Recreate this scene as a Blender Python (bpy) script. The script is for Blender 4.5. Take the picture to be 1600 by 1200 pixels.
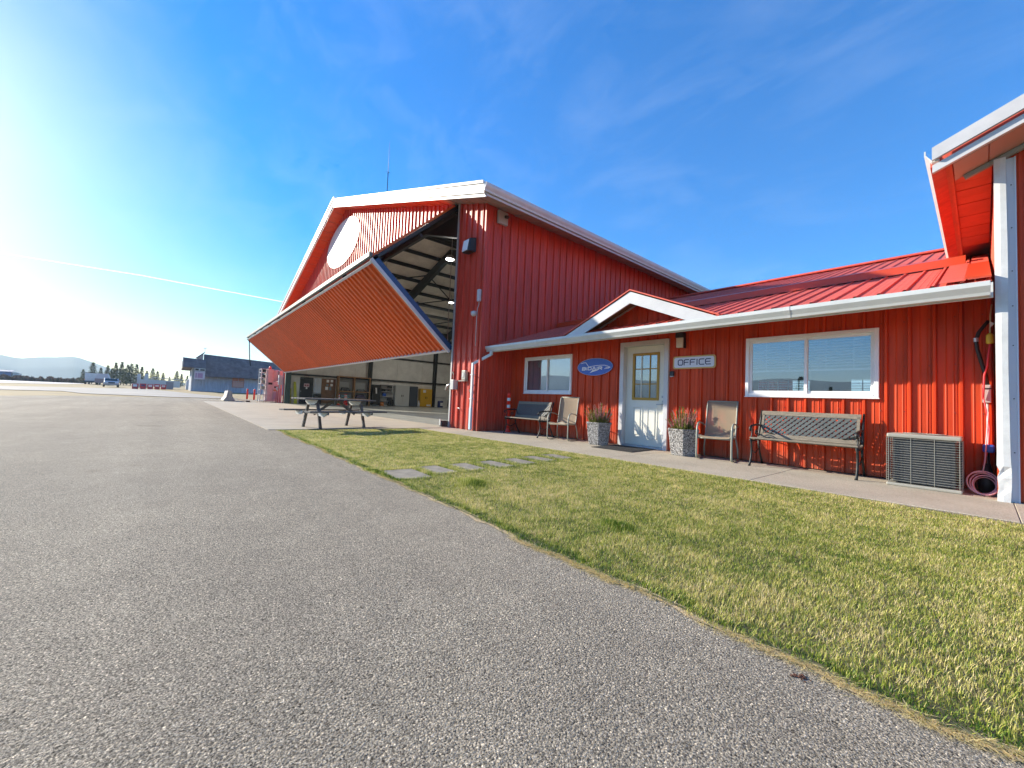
import bpy, math, random
import numpy as np
from mathutils import Vector, Matrix, noise

for _o in list(bpy.data.objects):
    bpy.data.objects.remove(_o)
random.seed(7)
rng = np.random.default_rng(11)
C = bpy.context.scene.collection
scn = bpy.context.scene
PI = math.pi
R = math.radians

# ------------------------------------------------------------------ camera
cam = bpy.data.cameras.new('camera')
cam.sensor_width = 36.0
cam.lens = 14.054
cam.clip_start = 0.05
cam.clip_end = 30000
camo = bpy.data.objects.new('camera', cam)
C.objects.link(camo)
RT = Vector((0.64801381, 0.76046147, 0.04214795))
DN = Vector((-0.0065046, 0.06086304, -0.99812493))
FW = Vector((-0.76160081, 0.64652459, 0.04438659))
m = Matrix.Identity(4)
for i in range(3):
    m[i][0], m[i][1], m[i][2] = RT[i], -DN[i], -FW[i]
m[0][3], m[1][3], m[2][3] = 0, 0, 0.88
camo.matrix_world = m
scn.camera = camo

# ------------------------------------------------------------------ sky, sun, exposure
SUN_AZ, SUN_EL = 24.5, 21.6          # degrees in front of the facade line, and up
to_sun = Vector((-math.cos(R(SUN_AZ)) * math.cos(R(SUN_EL)), -math.sin(R(SUN_AZ)) * math.cos(R(SUN_EL)), math.sin(R(SUN_EL))))
world = bpy.data.worlds.new('World')
scn.world = world
world.use_nodes = True
wn = world.node_tree
wn.nodes.clear()
sky = wn.nodes.new('ShaderNodeTexSky')
sky.sky_type = 'NISHITA'
sky.sun_disc = False
sky.sun_elevation = R(SUN_EL)
sky.sun_rotation = math.atan2(to_sun.x, to_sun.y)
sky.altitude = 400
sky.air_density = 1.0
sky.dust_density = 0.35
sky.ozone_density = 3.0
hs = wn.nodes.new('ShaderNodeHueSaturation')
hs.inputs['Saturation'].default_value = 1.72
hs.inputs['Hue'].default_value = 0.512
hs.inputs['Value'].default_value = 1.62
bg = wn.nodes.new('ShaderNodeBackground')
bg.inputs['Strength'].default_value = 0.095
wo = wn.nodes.new('ShaderNodeOutputWorld')
gm = wn.nodes.new('ShaderNodeGamma')
gm.inputs['Gamma'].default_value = 0.85
wn.links.new(sky.outputs[0], gm.inputs['Color'])
wn.links.new(gm.outputs[0], hs.inputs['Color'])
# faint cirrus wisps
wtc = wn.nodes.new('ShaderNodeTexCoord')
wmp = wn.nodes.new('ShaderNodeMapping')
wmp.inputs['Rotation'].default_value = (0.15, 0.35, 0.5)
wmp.inputs['Scale'].default_value = (1.2, 5.5, 7.0)
wno = wn.nodes.new('ShaderNodeTexNoise')
wno.inputs['Scale'].default_value = 1.7
wno.inputs['Detail'].default_value = 9
wno.inputs['Roughness'].default_value = 0.62
wno.inputs['Distortion'].default_value = 0.5
wra = wn.nodes.new('ShaderNodeMapRange')
wra.inputs['From Min'].default_value = 0.46
wra.inputs['From Max'].default_value = 0.85
wra.inputs['To Min'].default_value = 0.0
wra.inputs['To Max'].default_value = 0.11
wmx = wn.nodes.new('ShaderNodeMix')
wmx.data_type = 'RGBA'
wmx.inputs[7].default_value = (5.5, 6.0, 6.6, 1)
wn.links.new(wtc.outputs['Generated'], wmp.inputs['Vector'])
wn.links.new(wmp.outputs[0], wno.inputs['Vector'])
wn.links.new(wno.outputs['Fac'], wra.inputs['Value'])
wn.links.new(wra.outputs[0], wmx.inputs['Factor'])
wn.links.new(hs.outputs[0], wmx.inputs[6])
wn.links.new(wmx.outputs[2], bg.inputs['Color'])
wn.links.new(bg.outputs[0], wo.inputs['Surface'])

sun = bpy.data.lights.new('sun', 'SUN')
sun.energy = 5.0
sun.angle = R(0.53)
sun.color = (1.0, 0.91, 0.76)
suno = bpy.data.objects.new('sun', sun)
suno.rotation_euler = to_sun.to_track_quat('Z', 'Y').to_euler()
suno.location = (-30, -20, 40)
C.objects.link(suno)

scn.view_settings.view_transform = 'Standard'
scn.view_settings.look = 'None'
scn.view_settings.gamma = 1.0
scn.view_settings.exposure = 1.2
scn.view_settings.use_curve_mapping = False
scn.render.engine = 'CYCLES'
scn.cycles.use_denoising = True
scn.cycles.max_bounces = 8
scn.cycles.diffuse_bounces = 7
scn.cycles.glossy_bounces = 3
scn.cycles.transmission_bounces = 6
scn.cycles.transparent_max_bounces = 12
scn.cycles.volume_bounces = 0
scn.cycles.sample_clamp_indirect = 6.0
scn.cycles.caustics_reflective = False
scn.cycles.caustics_refractive = False

# ------------------------------------------------------------------ materials
MATS = {}


def mat(name, col, rough=0.6, metal=0.0, spec=0.5, var=0.0, vscale=4.0, bump=0.0, bscale=60.0, stretch=(1, 1, 1), col2=None, emit=0.0):
    """Principled surface with a little noise in colour and relief."""
    if name in MATS:
        return MATS[name]
    mt = bpy.data.materials.new(name)
    mt.use_nodes = True
    nt = mt.node_tree
    b = nt.nodes['Principled BSDF']
    b.inputs['Base Color'].default_value = (*col, 1)
    b.inputs['Roughness'].default_value = rough
    b.inputs['Metallic'].default_value = metal
    b.inputs['Specular IOR Level'].default_value = spec
    if emit:
        b.inputs['Emission Color'].default_value = (*col, 1)
        b.inputs['Emission Strength'].default_value = emit
    tc = nt.nodes.new('ShaderNodeTexCoord')
    mp = nt.nodes.new('ShaderNodeMapping')
    mp.inputs['Scale'].default_value = stretch
    nt.links.new(tc.outputs['Object'], mp.inputs['Vector'])
    if var:
        n = nt.nodes.new('ShaderNodeTexNoise')
        n.inputs['Scale'].default_value = vscale
        n.inputs['Detail'].default_value = 6
        n.inputs['Roughness'].default_value = 0.65
        nt.links.new(mp.outputs[0], n.inputs['Vector'])
        r = nt.nodes.new('ShaderNodeValToRGB')
        c2 = col2 if col2 else tuple(c * (1 - var) for c in col)
        c1 = col if col2 else tuple(min(1, c * (1 + var)) for c in col)
        r.color_ramp.elements[0].position = 0.32
        r.color_ramp.elements[1].position = 0.68
        r.color_ramp.elements[0].color = (*c2, 1)
        r.color_ramp.elements[1].color = (*c1, 1)
        nt.links.new(n.outputs['Fac'], r.inputs['Fac'])
        nt.links.new(r.outputs[0], b.inputs['Base Color'])
    if bump:
        n2 = nt.nodes.new('ShaderNodeTexNoise')
        n2.inputs['Scale'].default_value = bscale
        n2.inputs['Detail'].default_value = 4
        nt.links.new(mp.outputs[0], n2.inputs['Vector'])
        bp = nt.nodes.new('ShaderNodeBump')
        bp.inputs['Strength'].default_value = bump
        bp.inputs['Distance'].default_value = 0.01
        nt.links.new(n2.outputs['Fac'], bp.inputs['Height'])
        nt.links.new(bp.outputs[0], b.inputs['Normal'])
    MATS[name] = mt
    return mt


def stone_mat(name, cols, scale, bump=0.6, rough=0.85, big=(0.8, 1.15), bdist=0.004, bigscale=0.35):
    """Aggregate: voronoi stones of random greys, relief, broad blotches."""
    mt = bpy.data.materials.new(name)
    mt.use_nodes = True
    nt = mt.node_tree
    b = nt.nodes['Principled BSDF']
    b.inputs['Roughness'].default_value = rough
    b.inputs['Specular IOR Level'].default_value = 0.3
    tc = nt.nodes.new('ShaderNodeTexCoord')
    v = nt.nodes.new('ShaderNodeTexVoronoi')
    v.inputs['Scale'].default_value = scale
    nt.links.new(tc.outputs['Object'], v.inputs['Vector'])
    r = nt.nodes.new('ShaderNodeValToRGB')
    el = r.color_ramp.elements
    el[0].color = (*cols[0], 1)
    el[1].color = (*cols[-1], 1)
    for i, c in enumerate(cols[1:-1]):
        e = el.new((i + 1) / (len(cols) - 1))
        e.color = (*c, 1)
    sep = nt.nodes.new('ShaderNodeSeparateColor')
    nt.links.new(v.outputs['Color'], sep.inputs[0])
    nt.links.new(sep.outputs[0], r.inputs['Fac'])
    n = nt.nodes.new('ShaderNodeTexNoise')
    n.inputs['Scale'].default_value = bigscale
    n.inputs['Detail'].default_value = 8
    n.inputs['Roughness'].default_value = 0.6
    nt.links.new(tc.outputs['Object'], n.inputs['Vector'])
    mr = nt.nodes.new('ShaderNodeMapRange')
    mr.inputs['From Min'].default_value = 0.3
    mr.inputs['From Max'].default_value = 0.7
    mr.inputs['To Min'].default_value = big[0]
    mr.inputs['To Max'].default_value = big[1]
    nt.links.new(n.outputs['Fac'], mr.inputs['Value'])
    mx = nt.nodes.new('ShaderNodeMix')
    mx.data_type = 'RGBA'
    mx.blend_type = 'MULTIPLY'
    mx.inputs['Factor'].default_value = 1.0
    nt.links.new(r.outputs[0], mx.inputs[6])
    nt.links.new(mr.outputs[0], mx.inputs[7])
    nt.links.new(mx.outputs[2], b.inputs['Base Color'])
    bp = nt.nodes.new('ShaderNodeBump')
    bp.inputs['Strength'].default_value = bump
    bp.inputs['Distance'].default_value = bdist
    bp.invert = True
    nt.links.new(v.outputs['Distance'], bp.inputs['Height'])
    nt.links.new(bp.outputs[0], b.inputs['Normal'])
    MATS[name] = mt
    return mt


def asphalt_mat():
    """Worn asphalt: fine stones of uneven size in a dark binder, pits, broad tone drifts and a few rolled lanes."""
    mt = bpy.data.materials.new('asphalt_aggregate')
    mt.use_nodes = True
    nt = mt.node_tree
    L = nt.links.new
    b = nt.nodes['Principled BSDF']
    b.inputs['Roughness'].default_value = 0.92
    b.inputs['Specular IOR Level'].default_value = 0.2
    tc = nt.nodes.new('ShaderNodeTexCoord')

    def noise_(scale, detail, rough=.6, dist=0.0):
        n = nt.nodes.new('ShaderNodeTexNoise')
        n.inputs['Scale'].default_value = scale
        n.inputs['Detail'].default_value = detail
        n.inputs['Roughness'].default_value = rough
        n.inputs['Distortion'].default_value = dist
        L(tc.outputs['Object'], n.inputs['Vector'])
        return n

    def ramp(src, stops):
        r = nt.nodes.new('ShaderNodeValToRGB')
        el = r.color_ramp.elements
        while len(el) < len(stops):
            el.new(.5)
        for e, (p, c) in zip(el, stops):
            e.position = p
            e.color = (*c, 1)
        L(src, r.inputs['Fac'])
        return r

    def mult(a, c, f=1.0, mode='MULTIPLY'):
        x = nt.nodes.new('ShaderNodeMix')
        x.data_type = 'RGBA'
        x.blend_type = mode
        x.inputs['Factor'].default_value = f
        L(a, x.inputs[6])
        L(c, x.inputs[7])
        return x.outputs[2]

    fine = noise_(170, 4, .8, .5)
    base = ramp(fine.outputs['Fac'], [(.37, (.014, .012, .008)), (.45, (.235, .204, .153)), (.54, (.39, .34, .256)), (.64, (.80, .70, .54))])
    v = nt.nodes.new('ShaderNodeTexVoronoi')
    v.inputs['Scale'].default_value = 150
    v.inputs['Randomness'].default_value = 1.0
    L(tc.outputs['Object'], v.inputs['Vector'])
    sep = nt.nodes.new('ShaderNodeSeparateColor')
    L(v.outputs['Color'], sep.inputs[0])
    st = ramp(sep.outputs[1], [(0.0, (.35, .34, .33)), (.3, (.85, .85, .84)), (.85, (1.12, 1.1, 1.07)), (1.0, (1.9, 1.84, 1.74))])
    c = mult(base.outputs[0], st.outputs[0], .8)
    big = noise_(.32, 7, .62)
    c = mult(c, ramp(big.outputs['Fac'], [(.3, (.86, .86, .87)), (.7, (1.12, 1.11, 1.09))]).outputs[0])
    mid = noise_(3.1, 6, .7)
    c = mult(c, ramp(mid.outputs['Fac'], [(.3, (.88, .88, .88)), (.72, (1.1, 1.1, 1.09))]).outputs[0])
    mp = nt.nodes.new('ShaderNodeMapping')
    mp.inputs['Scale'].default_value = (.05, 1.0, 1.0)
    mp.inputs['Rotation'].default_value = (0, 0, .06)
    L(tc.outputs['Object'], mp.inputs['Vector'])
    ln = nt.nodes.new('ShaderNodeTexNoise')
    ln.inputs['Scale'].default_value = 1.1
    ln.inputs['Detail'].default_value = 5
    L(mp.outputs[0], ln.inputs['Vector'])
    c = mult(c, ramp(ln.outputs['Fac'], [(.35, (.86, .86, .86)), (.62, (1.07, 1.07, 1.06))]).outputs[0])
    pit = noise_(48, 3, .6)
    c = mult(c, ramp(pit.outputs['Fac'], [(.30, (.25, .24, .22)), (.37, (1, 1, 1))]).outputs[0])
    sp_ = noise_(1.3, 2, .5)
    c = mult(c, ramp(sp_.outputs['Fac'], [(.25, (.55, .52, .48)), (.31, (1, 1, 1))]).outputs[0])
    L(c, b.inputs['Base Color'])
    add = nt.nodes.new('ShaderNodeMath')
    add.operation = 'ADD'
    inv = nt.nodes.new('ShaderNodeMath')
    inv.operation = 'MULTIPLY'
    inv.inputs[1].default_value = -.8
    L(v.outputs['Distance'], inv.inputs[0])
    L(inv.outputs[0], add.inputs[0])
    L(fine.outputs['Fac'], add.inputs[1])
    bp = nt.nodes.new('ShaderNodeBump')
    bp.inputs['Strength'].default_value = 0.8
    bp.inputs['Distance'].default_value = 0.0045
    L(add.outputs[0], bp.inputs['Height'])
    L(bp.outputs[0], b.inputs['Normal'])
    return mt


def siding_mat(name, col, rough, streak=0.2, splash=True):
    """Painted sheet metal: each sheet weathered a little differently, rain streaks, splashed dust near the ground."""
    mt = mat(name, col, rough, 0.0, 0.3, streak, 2.2, 0.12, 5.0, (3.0, 3.0, 0.35))
    nt = mt.node_tree
    L = nt.links.new
    b = nt.nodes['Principled BSDF']
    src = b.inputs['Base Color'].links[0].from_socket
    oi = nt.nodes.new('ShaderNodeObjectInfo')
    mr = nt.nodes.new('ShaderNodeMapRange')
    mr.inputs['To Min'].default_value = 0.90
    mr.inputs['To Max'].default_value = 1.08
    L(oi.outputs['Random'], mr.inputs['Value'])
    mx = nt.nodes.new('ShaderNodeMix')
    mx.data_type = 'RGBA'
    mx.blend_type = 'MULTIPLY'
    mx.inputs['Factor'].default_value = 1.0
    L(src, mx.inputs[6])
    L(mr.outputs[0], mx.inputs[7])
    out = mx.outputs[2]
    if splash:
        tc = nt.nodes.new('ShaderNodeTexCoord')
        sp = nt.nodes.new('ShaderNodeSeparateXYZ')
        L(tc.outputs['Object'], sp.inputs[0])
        n = nt.nodes.new('ShaderNodeTexNoise')
        n.inputs['Scale'].default_value = 9
        n.inputs['Detail'].default_value = 6
        L(tc.outputs['Object'], n.inputs['Vector'])
        ad = nt.nodes.new('ShaderNodeMath')
        ad.operation = 'MULTIPLY_ADD'
        ad.inputs[1].default_value = -.5
        L(n.outputs['Fac'], ad.inputs[0])
        L(sp.outputs['Z'], ad.inputs[2])
        m2 = nt.nodes.new('ShaderNodeMapRange')
        m2.inputs['From Min'].default_value = -.28
        m2.inputs['From Max'].default_value = .10
        m2.inputs['To Min'].default_value = 0.45
        m2.inputs['To Max'].default_value = 0.0
        L(ad.outputs[0], m2.inputs['Value'])
        m3 = nt.nodes.new('ShaderNodeMix')
        m3.data_type = 'RGBA'
        m3.inputs[7].default_value = (0.22, 0.13, 0.08, 1)
        L(m2.outputs[0], m3.inputs['Factor'])
        L(out, m3.inputs[6])
        out = m3.outputs[2]
    L(out, b.inputs['Base Color'])
    return mt


RED = siding_mat('red_sheet_metal', (0.55, 0.054, 0.010), 0.5)
RED_HANGAR = siding_mat('hangar_red_sheet_metal', (0.58, 0.060, 0.032), 0.44)
RED_ROOF = siding_mat('red_roof_metal', (0.66, 0.115, 0.075), 0.7, 0.15, False)
RED_DOOR = siding_mat('orange_red_door_metal', (0.74, 0.135, 0.028), 0.33, .1, False)
RED_SOFFIT = mat('red_soffit', (0.60, 0.12, 0.04), 0.5, var=0.12)
WHITE = mat('white_trim', (0.57, 0.57, 0.57), 0.45, var=0.10, vscale=2.2, bump=0.1, bscale=6)
WHITE_D = mat('weathered_white_trim', (0.64, 0.65, 0.63), 0.45, var=0.12, vscale=5, bump=0.25, bscale=7)
GUTTER = mat('white_gutter', (0.60, 0.62, 0.60), 0.35, var=0.08, vscale=2)
VINYL = mat('white_vinyl', (0.82, 0.82, 0.81), 0.4, var=.04)
DOORWHITE = mat('cream_door_paint', (0.74, 0.72, 0.62), 0.45, var=0.04)
GOLD = mat('mustard_trim', (0.42, 0.24, 0.025), 0.5)
BLACK = mat('black_plastic', (0.012, 0.012, 0.013), 0.45)
IRON = mat('black_cast_iron', (0.018, 0.020, 0.019), 0.5, 0.2, var=0.3, vscale=30)
STEEL = mat('galvanised_steel', (0.42, 0.43, 0.43), 0.4, 0.7, var=0.15, vscale=9)
DARKSTEEL = mat('dark_frame_steel', (0.030, 0.034, 0.034), 0.55, 0.2, var=0.2)
GREENSTEEL = mat('dark_green_jamb', (0.03, 0.06, 0.05), 0.5, var=0.2)
BLUESTEEL = mat('blue_door_edge', (0.02, 0.07, 0.17), 0.45)
RUBBER = mat('grey_weather_seal', (0.10, 0.11, 0.10), 0.6, var=0.2)
LINER = mat('hangar_liner', (0.72, 0.72, 0.66), 0.6, var=0.12, vscale=1.2)
INSUL = mat('roof_insulation', (0.78, 0.74, 0.64), 0.7, var=0.12, vscale=1.4)
OLDWOOD = mat('weathered_wood', (0.21, 0.18, 0.135), 0.75, var=0.35, vscale=9, bump=0.35, bscale=40, stretch=(1, 14, 14))
GREYWOOD = mat('grey_plank', (0.15, 0.138, 0.12), 0.8, var=0.35, vscale=8, bump=0.35, bscale=40, stretch=(14, 1, 14))
LATTICE = mat('grey_lattice', (0.085, 0.095, 0.09), 0.6, var=0.2)
TAUPE = mat('taupe_powder_coat', (0.27, 0.28, 0.225), 0.45, var=0.1)
SHELFWOOD = mat('pine_shelf_wood', (0.34, 0.18, 0.07), 0.65, var=0.25, vscale=5)
BROWNBOARD = mat('brown_board', (0.20, 0.10, 0.045), 0.7, var=0.2)
PAPER = mat('paper_white', (0.75, 0.75, 0.72), 0.7)
BLUESIGN = mat('blue_sign', (0.035, 0.12, 0.52), 0.4, var=0.06)
NAVY = mat('navy_lettering', (0.02, 0.03, 0.12), 0.5)
SIGNWHITE = mat('sign_face', (0.66, 0.70, 0.80), 0.4)
YELLOW = mat('safety_yellow', (0.62, 0.36, 0.015), 0.45)
LIME = mat('lime_yellow', (0.55, 0.58, 0.03), 0.5)
SAFERED = mat('signal_red', (0.90, 0.05, 0.03), 0.45)
REFLECT = mat('reflective_band', (0.62, 0.74, 0.78), 0.3)
BLUEP = mat('blue_plastic', (0.02, 0.10, 0.45), 0.4)
PINK = mat('pink_hose', (0.72, 0.42, 0.43), 0.5)
BRIGHTRED = mat('red_cable', (0.60, 0.05, 0.06), 0.5)
BEIGEMETAL = mat('beige_enamel', (0.33, 0.32, 0.27), 0.4, var=0.06)
FIN = mat('condenser_fins', (0.05, 0.055, 0.06), 0.5, 0.5, var=0.3, vscale=40)
GREYP = mat('grey_plastic', (0.42, 0.43, 0.42), 0.5)
MAT_RUBBER = mat('door_mat_rubber', (0.022, 0.022, 0.022), 0.85, bump=0.6, bscale=90)
LAMPGLASS = mat('frosted_lamp_glass', (0.66, 0.60, 0.50), 0.5)
FLOODGLASS = mat('flood_lens', (0.85, 0.85, 0.86), 0.25)
LED = mat('lit_lamp', (1, 0.98, 0.92), 0.5, emit=7.0)
CONCRETE = stone_mat('patio_concrete', [(0.26, 0.23, 0.17), (0.36, 0.315, 0.235), (0.42, 0.37, 0.28), (0.47, 0.415, 0.32), (0.56, 0.50, 0.39)], 190, 0.35, 0.9, (0.86, 1.1), 0.003, 1.2)
APRON = mat('apron_concrete', (0.40, 0.35, 0.265), 0.85, var=0.3, vscale=1.1, bump=0.2, bscale=80, col2=(0.32, 0.28, 0.212))
SLATE = mat('stepping_stone_concrete', (0.24, 0.215, 0.165), 0.85, var=0.3, vscale=7, bump=0.3, bscale=60)
FLOORC = mat('hangar_floor', (0.34, 0.35, 0.32), 0.3, var=0.2, vscale=1.0)
SOIL = mat('lawn_soil', (0.12, 0.105, 0.045), 0.95, var=0.4, vscale=14)
DRYSOIL = mat('dry_edge_soil', (0.46, 0.35, 0.21), 0.95, var=0.35, vscale=40, bump=0.5, bscale=90)
DRYGRASS = mat('dry_grass_field', (0.36, 0.24, 0.09), 0.95, var=0.4, vscale=0.35, bump=0.6, bscale=3, col2=(0.19, 0.15, 0.06))
TAXI = mat('taxiway_asphalt', (0.30, 0.27, 0.225), 0.9, var=0.2, vscale=0.2)
RUNWAY = mat('runway_pale_asphalt', (0.52, 0.48, 0.44), 0.9, var=0.1, vscale=0.1)
BRUSH = mat('brown_brush', (0.13, 0.085, 0.065), 0.95, var=0.5, vscale=2.0)
HILL = mat('hill_forest', (0.05, 0.085, 0.10), 0.95, var=0.35, vscale=0.006)
ASPHALT = asphalt_mat()
AGG = stone_mat('exposed_aggregate', [(0.04, 0.04, 0.04), (0.16, 0.15, 0.14), (0.28, 0.26, 0.24), (0.42, 0.40, 0.37), (0.62, 0.60, 0.56)], 70, 1.0, 0.8, (0.85, 1.1), 0.008, 3)

GLASS = bpy.data.materials.new('window_glass')
GLASS.use_nodes = True
_nt = GLASS.node_tree
_nt.nodes.clear()
_o = _nt.nodes.new('ShaderNodeOutputMaterial')
_mx = _nt.nodes.new('ShaderNodeMixShader')
_lw = _nt.nodes.new('ShaderNodeLayerWeight')
_pw = _nt.nodes.new('ShaderNodeMath')
_pw.operation = 'POWER'
_pw.inputs[1].default_value = 3.0
_nt.links.new(_lw.outputs['Facing'], _pw.inputs[0])
_fr = _nt.nodes.new('ShaderNodeMath')
_fr.operation = 'MULTIPLY_ADD'
_fr.inputs[1].default_value = 0.66
_fr.inputs[2].default_value = 0.27
_nt.links.new(_pw.outputs[0], _fr.inputs[0])
_tr = _nt.nodes.new('ShaderNodeBsdfTransparent')
_tr.inputs['Color'].default_value = (0.46, 0.53, 0.58, 1)
_gl = _nt.nodes.new('ShaderNodeBsdfGlossy')
_gl.inputs['Roughness'].default_value = 0.0
_gl.inputs['Color'].default_value = (0.9, 0.95, 1.0, 1)
_nt.links.new(_fr.outputs[0], _mx.inputs[0])
_nt.links.new(_tr.outputs[0], _mx.inputs[1])
_nt.links.new(_gl.outputs[0], _mx.inputs[2])
_nt.links.new(_mx.outputs[0], _o.inputs['Surface'])

# sling fabric: open weave, lets some light through
SLING = bpy.data.materials.new('tan_sling_mesh')
SLING.use_nodes = True
_nt = SLING.node_tree
_b = _nt.nodes['Principled BSDF']
_b.inputs['Base Color'].default_value = (0.36, 0.27, 0.17, 1)
_b.inputs['Roughness'].default_value = 0.7
_tc = _nt.nodes.new('ShaderNodeTexCoord')
_w = _nt.nodes.new('ShaderNodeTexChecker')
_w.inputs['Scale'].default_value = 320
_nt.links.new(_tc.outputs['Object'], _w.inputs['Vector'])
_mr = _nt.nodes.new('ShaderNodeMapRange')
_mr.inputs['To Min'].default_value = 1.0
_mr.inputs['To Max'].default_value = 0.62
_nt.links.new(_w.outputs['Fac'], _mr.inputs['Value'])
_nt.links.new(_mr.outputs[0], _b.inputs['Alpha'])


def attr_mat(name, lo, hi, rough=0.6, trans=0.3, extra=None):
    """Leaf-like: colour runs between lo and hi by the mesh attribute 'tone' (its own pigment), a little light comes through."""
    mt = bpy.data.materials.new(name)
    mt.use_nodes = True
    nt = mt.node_tree
    nt.nodes.clear()
    o = nt.nodes.new('ShaderNodeOutputMaterial')
    a = nt.nodes.new('ShaderNodeAttribute')
    a.attribute_name = 'tone'
    r = nt.nodes.new('ShaderNodeValToRGB')
    r.color_ramp.elements[0].color = (*lo, 1)
    r.color_ramp.elements[1].color = (*hi, 1)
    if extra:
        for p, c in extra:
            e = r.color_ramp.elements.new(p)
            e.color = (*c, 1)
    nt.links.new(a.outputs['Fac'], r.inputs['Fac'])
    d = nt.nodes.new('ShaderNodeBsdfPrincipled')
    d.inputs['Roughness'].default_value = rough
    d.inputs['Specular IOR Level'].default_value = 0.25
    t = nt.nodes.new('ShaderNodeBsdfTranslucent')
    nt.links.new(r.outputs[0], d.inputs['Base Color'])
    nt.links.new(r.outputs[0], t.inputs['Color'])
    mx = nt.nodes.new('ShaderNodeMixShader')
    mx.inputs[0].default_value = trans
    nt.links.new(d.outputs[0], mx.inputs[1])
    nt.links.new(t.outputs[0], mx.inputs[2])
    nt.links.new(mx.outputs[0], o.inputs['Surface'])
    return mt


GRASS = attr_mat('lawn_blades', (0.030, 0.09, 0.008), (0.84, 0.70, 0.40), 0.5, 0.35,
                 [(0.26, (0.15, 0.25, 0.020)), (0.5, (0.42, 0.45, 0.07)), (0.76, (0.70, 0.62, 0.22))])
NEEDLE = attr_mat('conifer_needles', (0.022, 0.045, 0.020), (0.11, 0.13, 0.055), 0.6, 0.2)
HEATHER = attr_mat('heather_sprigs', (0.10, 0.15, 0.03), (0.62, 0.42, 0.36), 0.6, 0.3,
                   [(0.3, (0.30, 0.30, 0.07)), (0.5, (0.35, 0.12, 0.10)), (0.72, (0.50, 0.27, 0.25))])
BARK = mat('bark', (0.09, 0.065, 0.045), 0.9, var=0.3, vscale=10)


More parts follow.
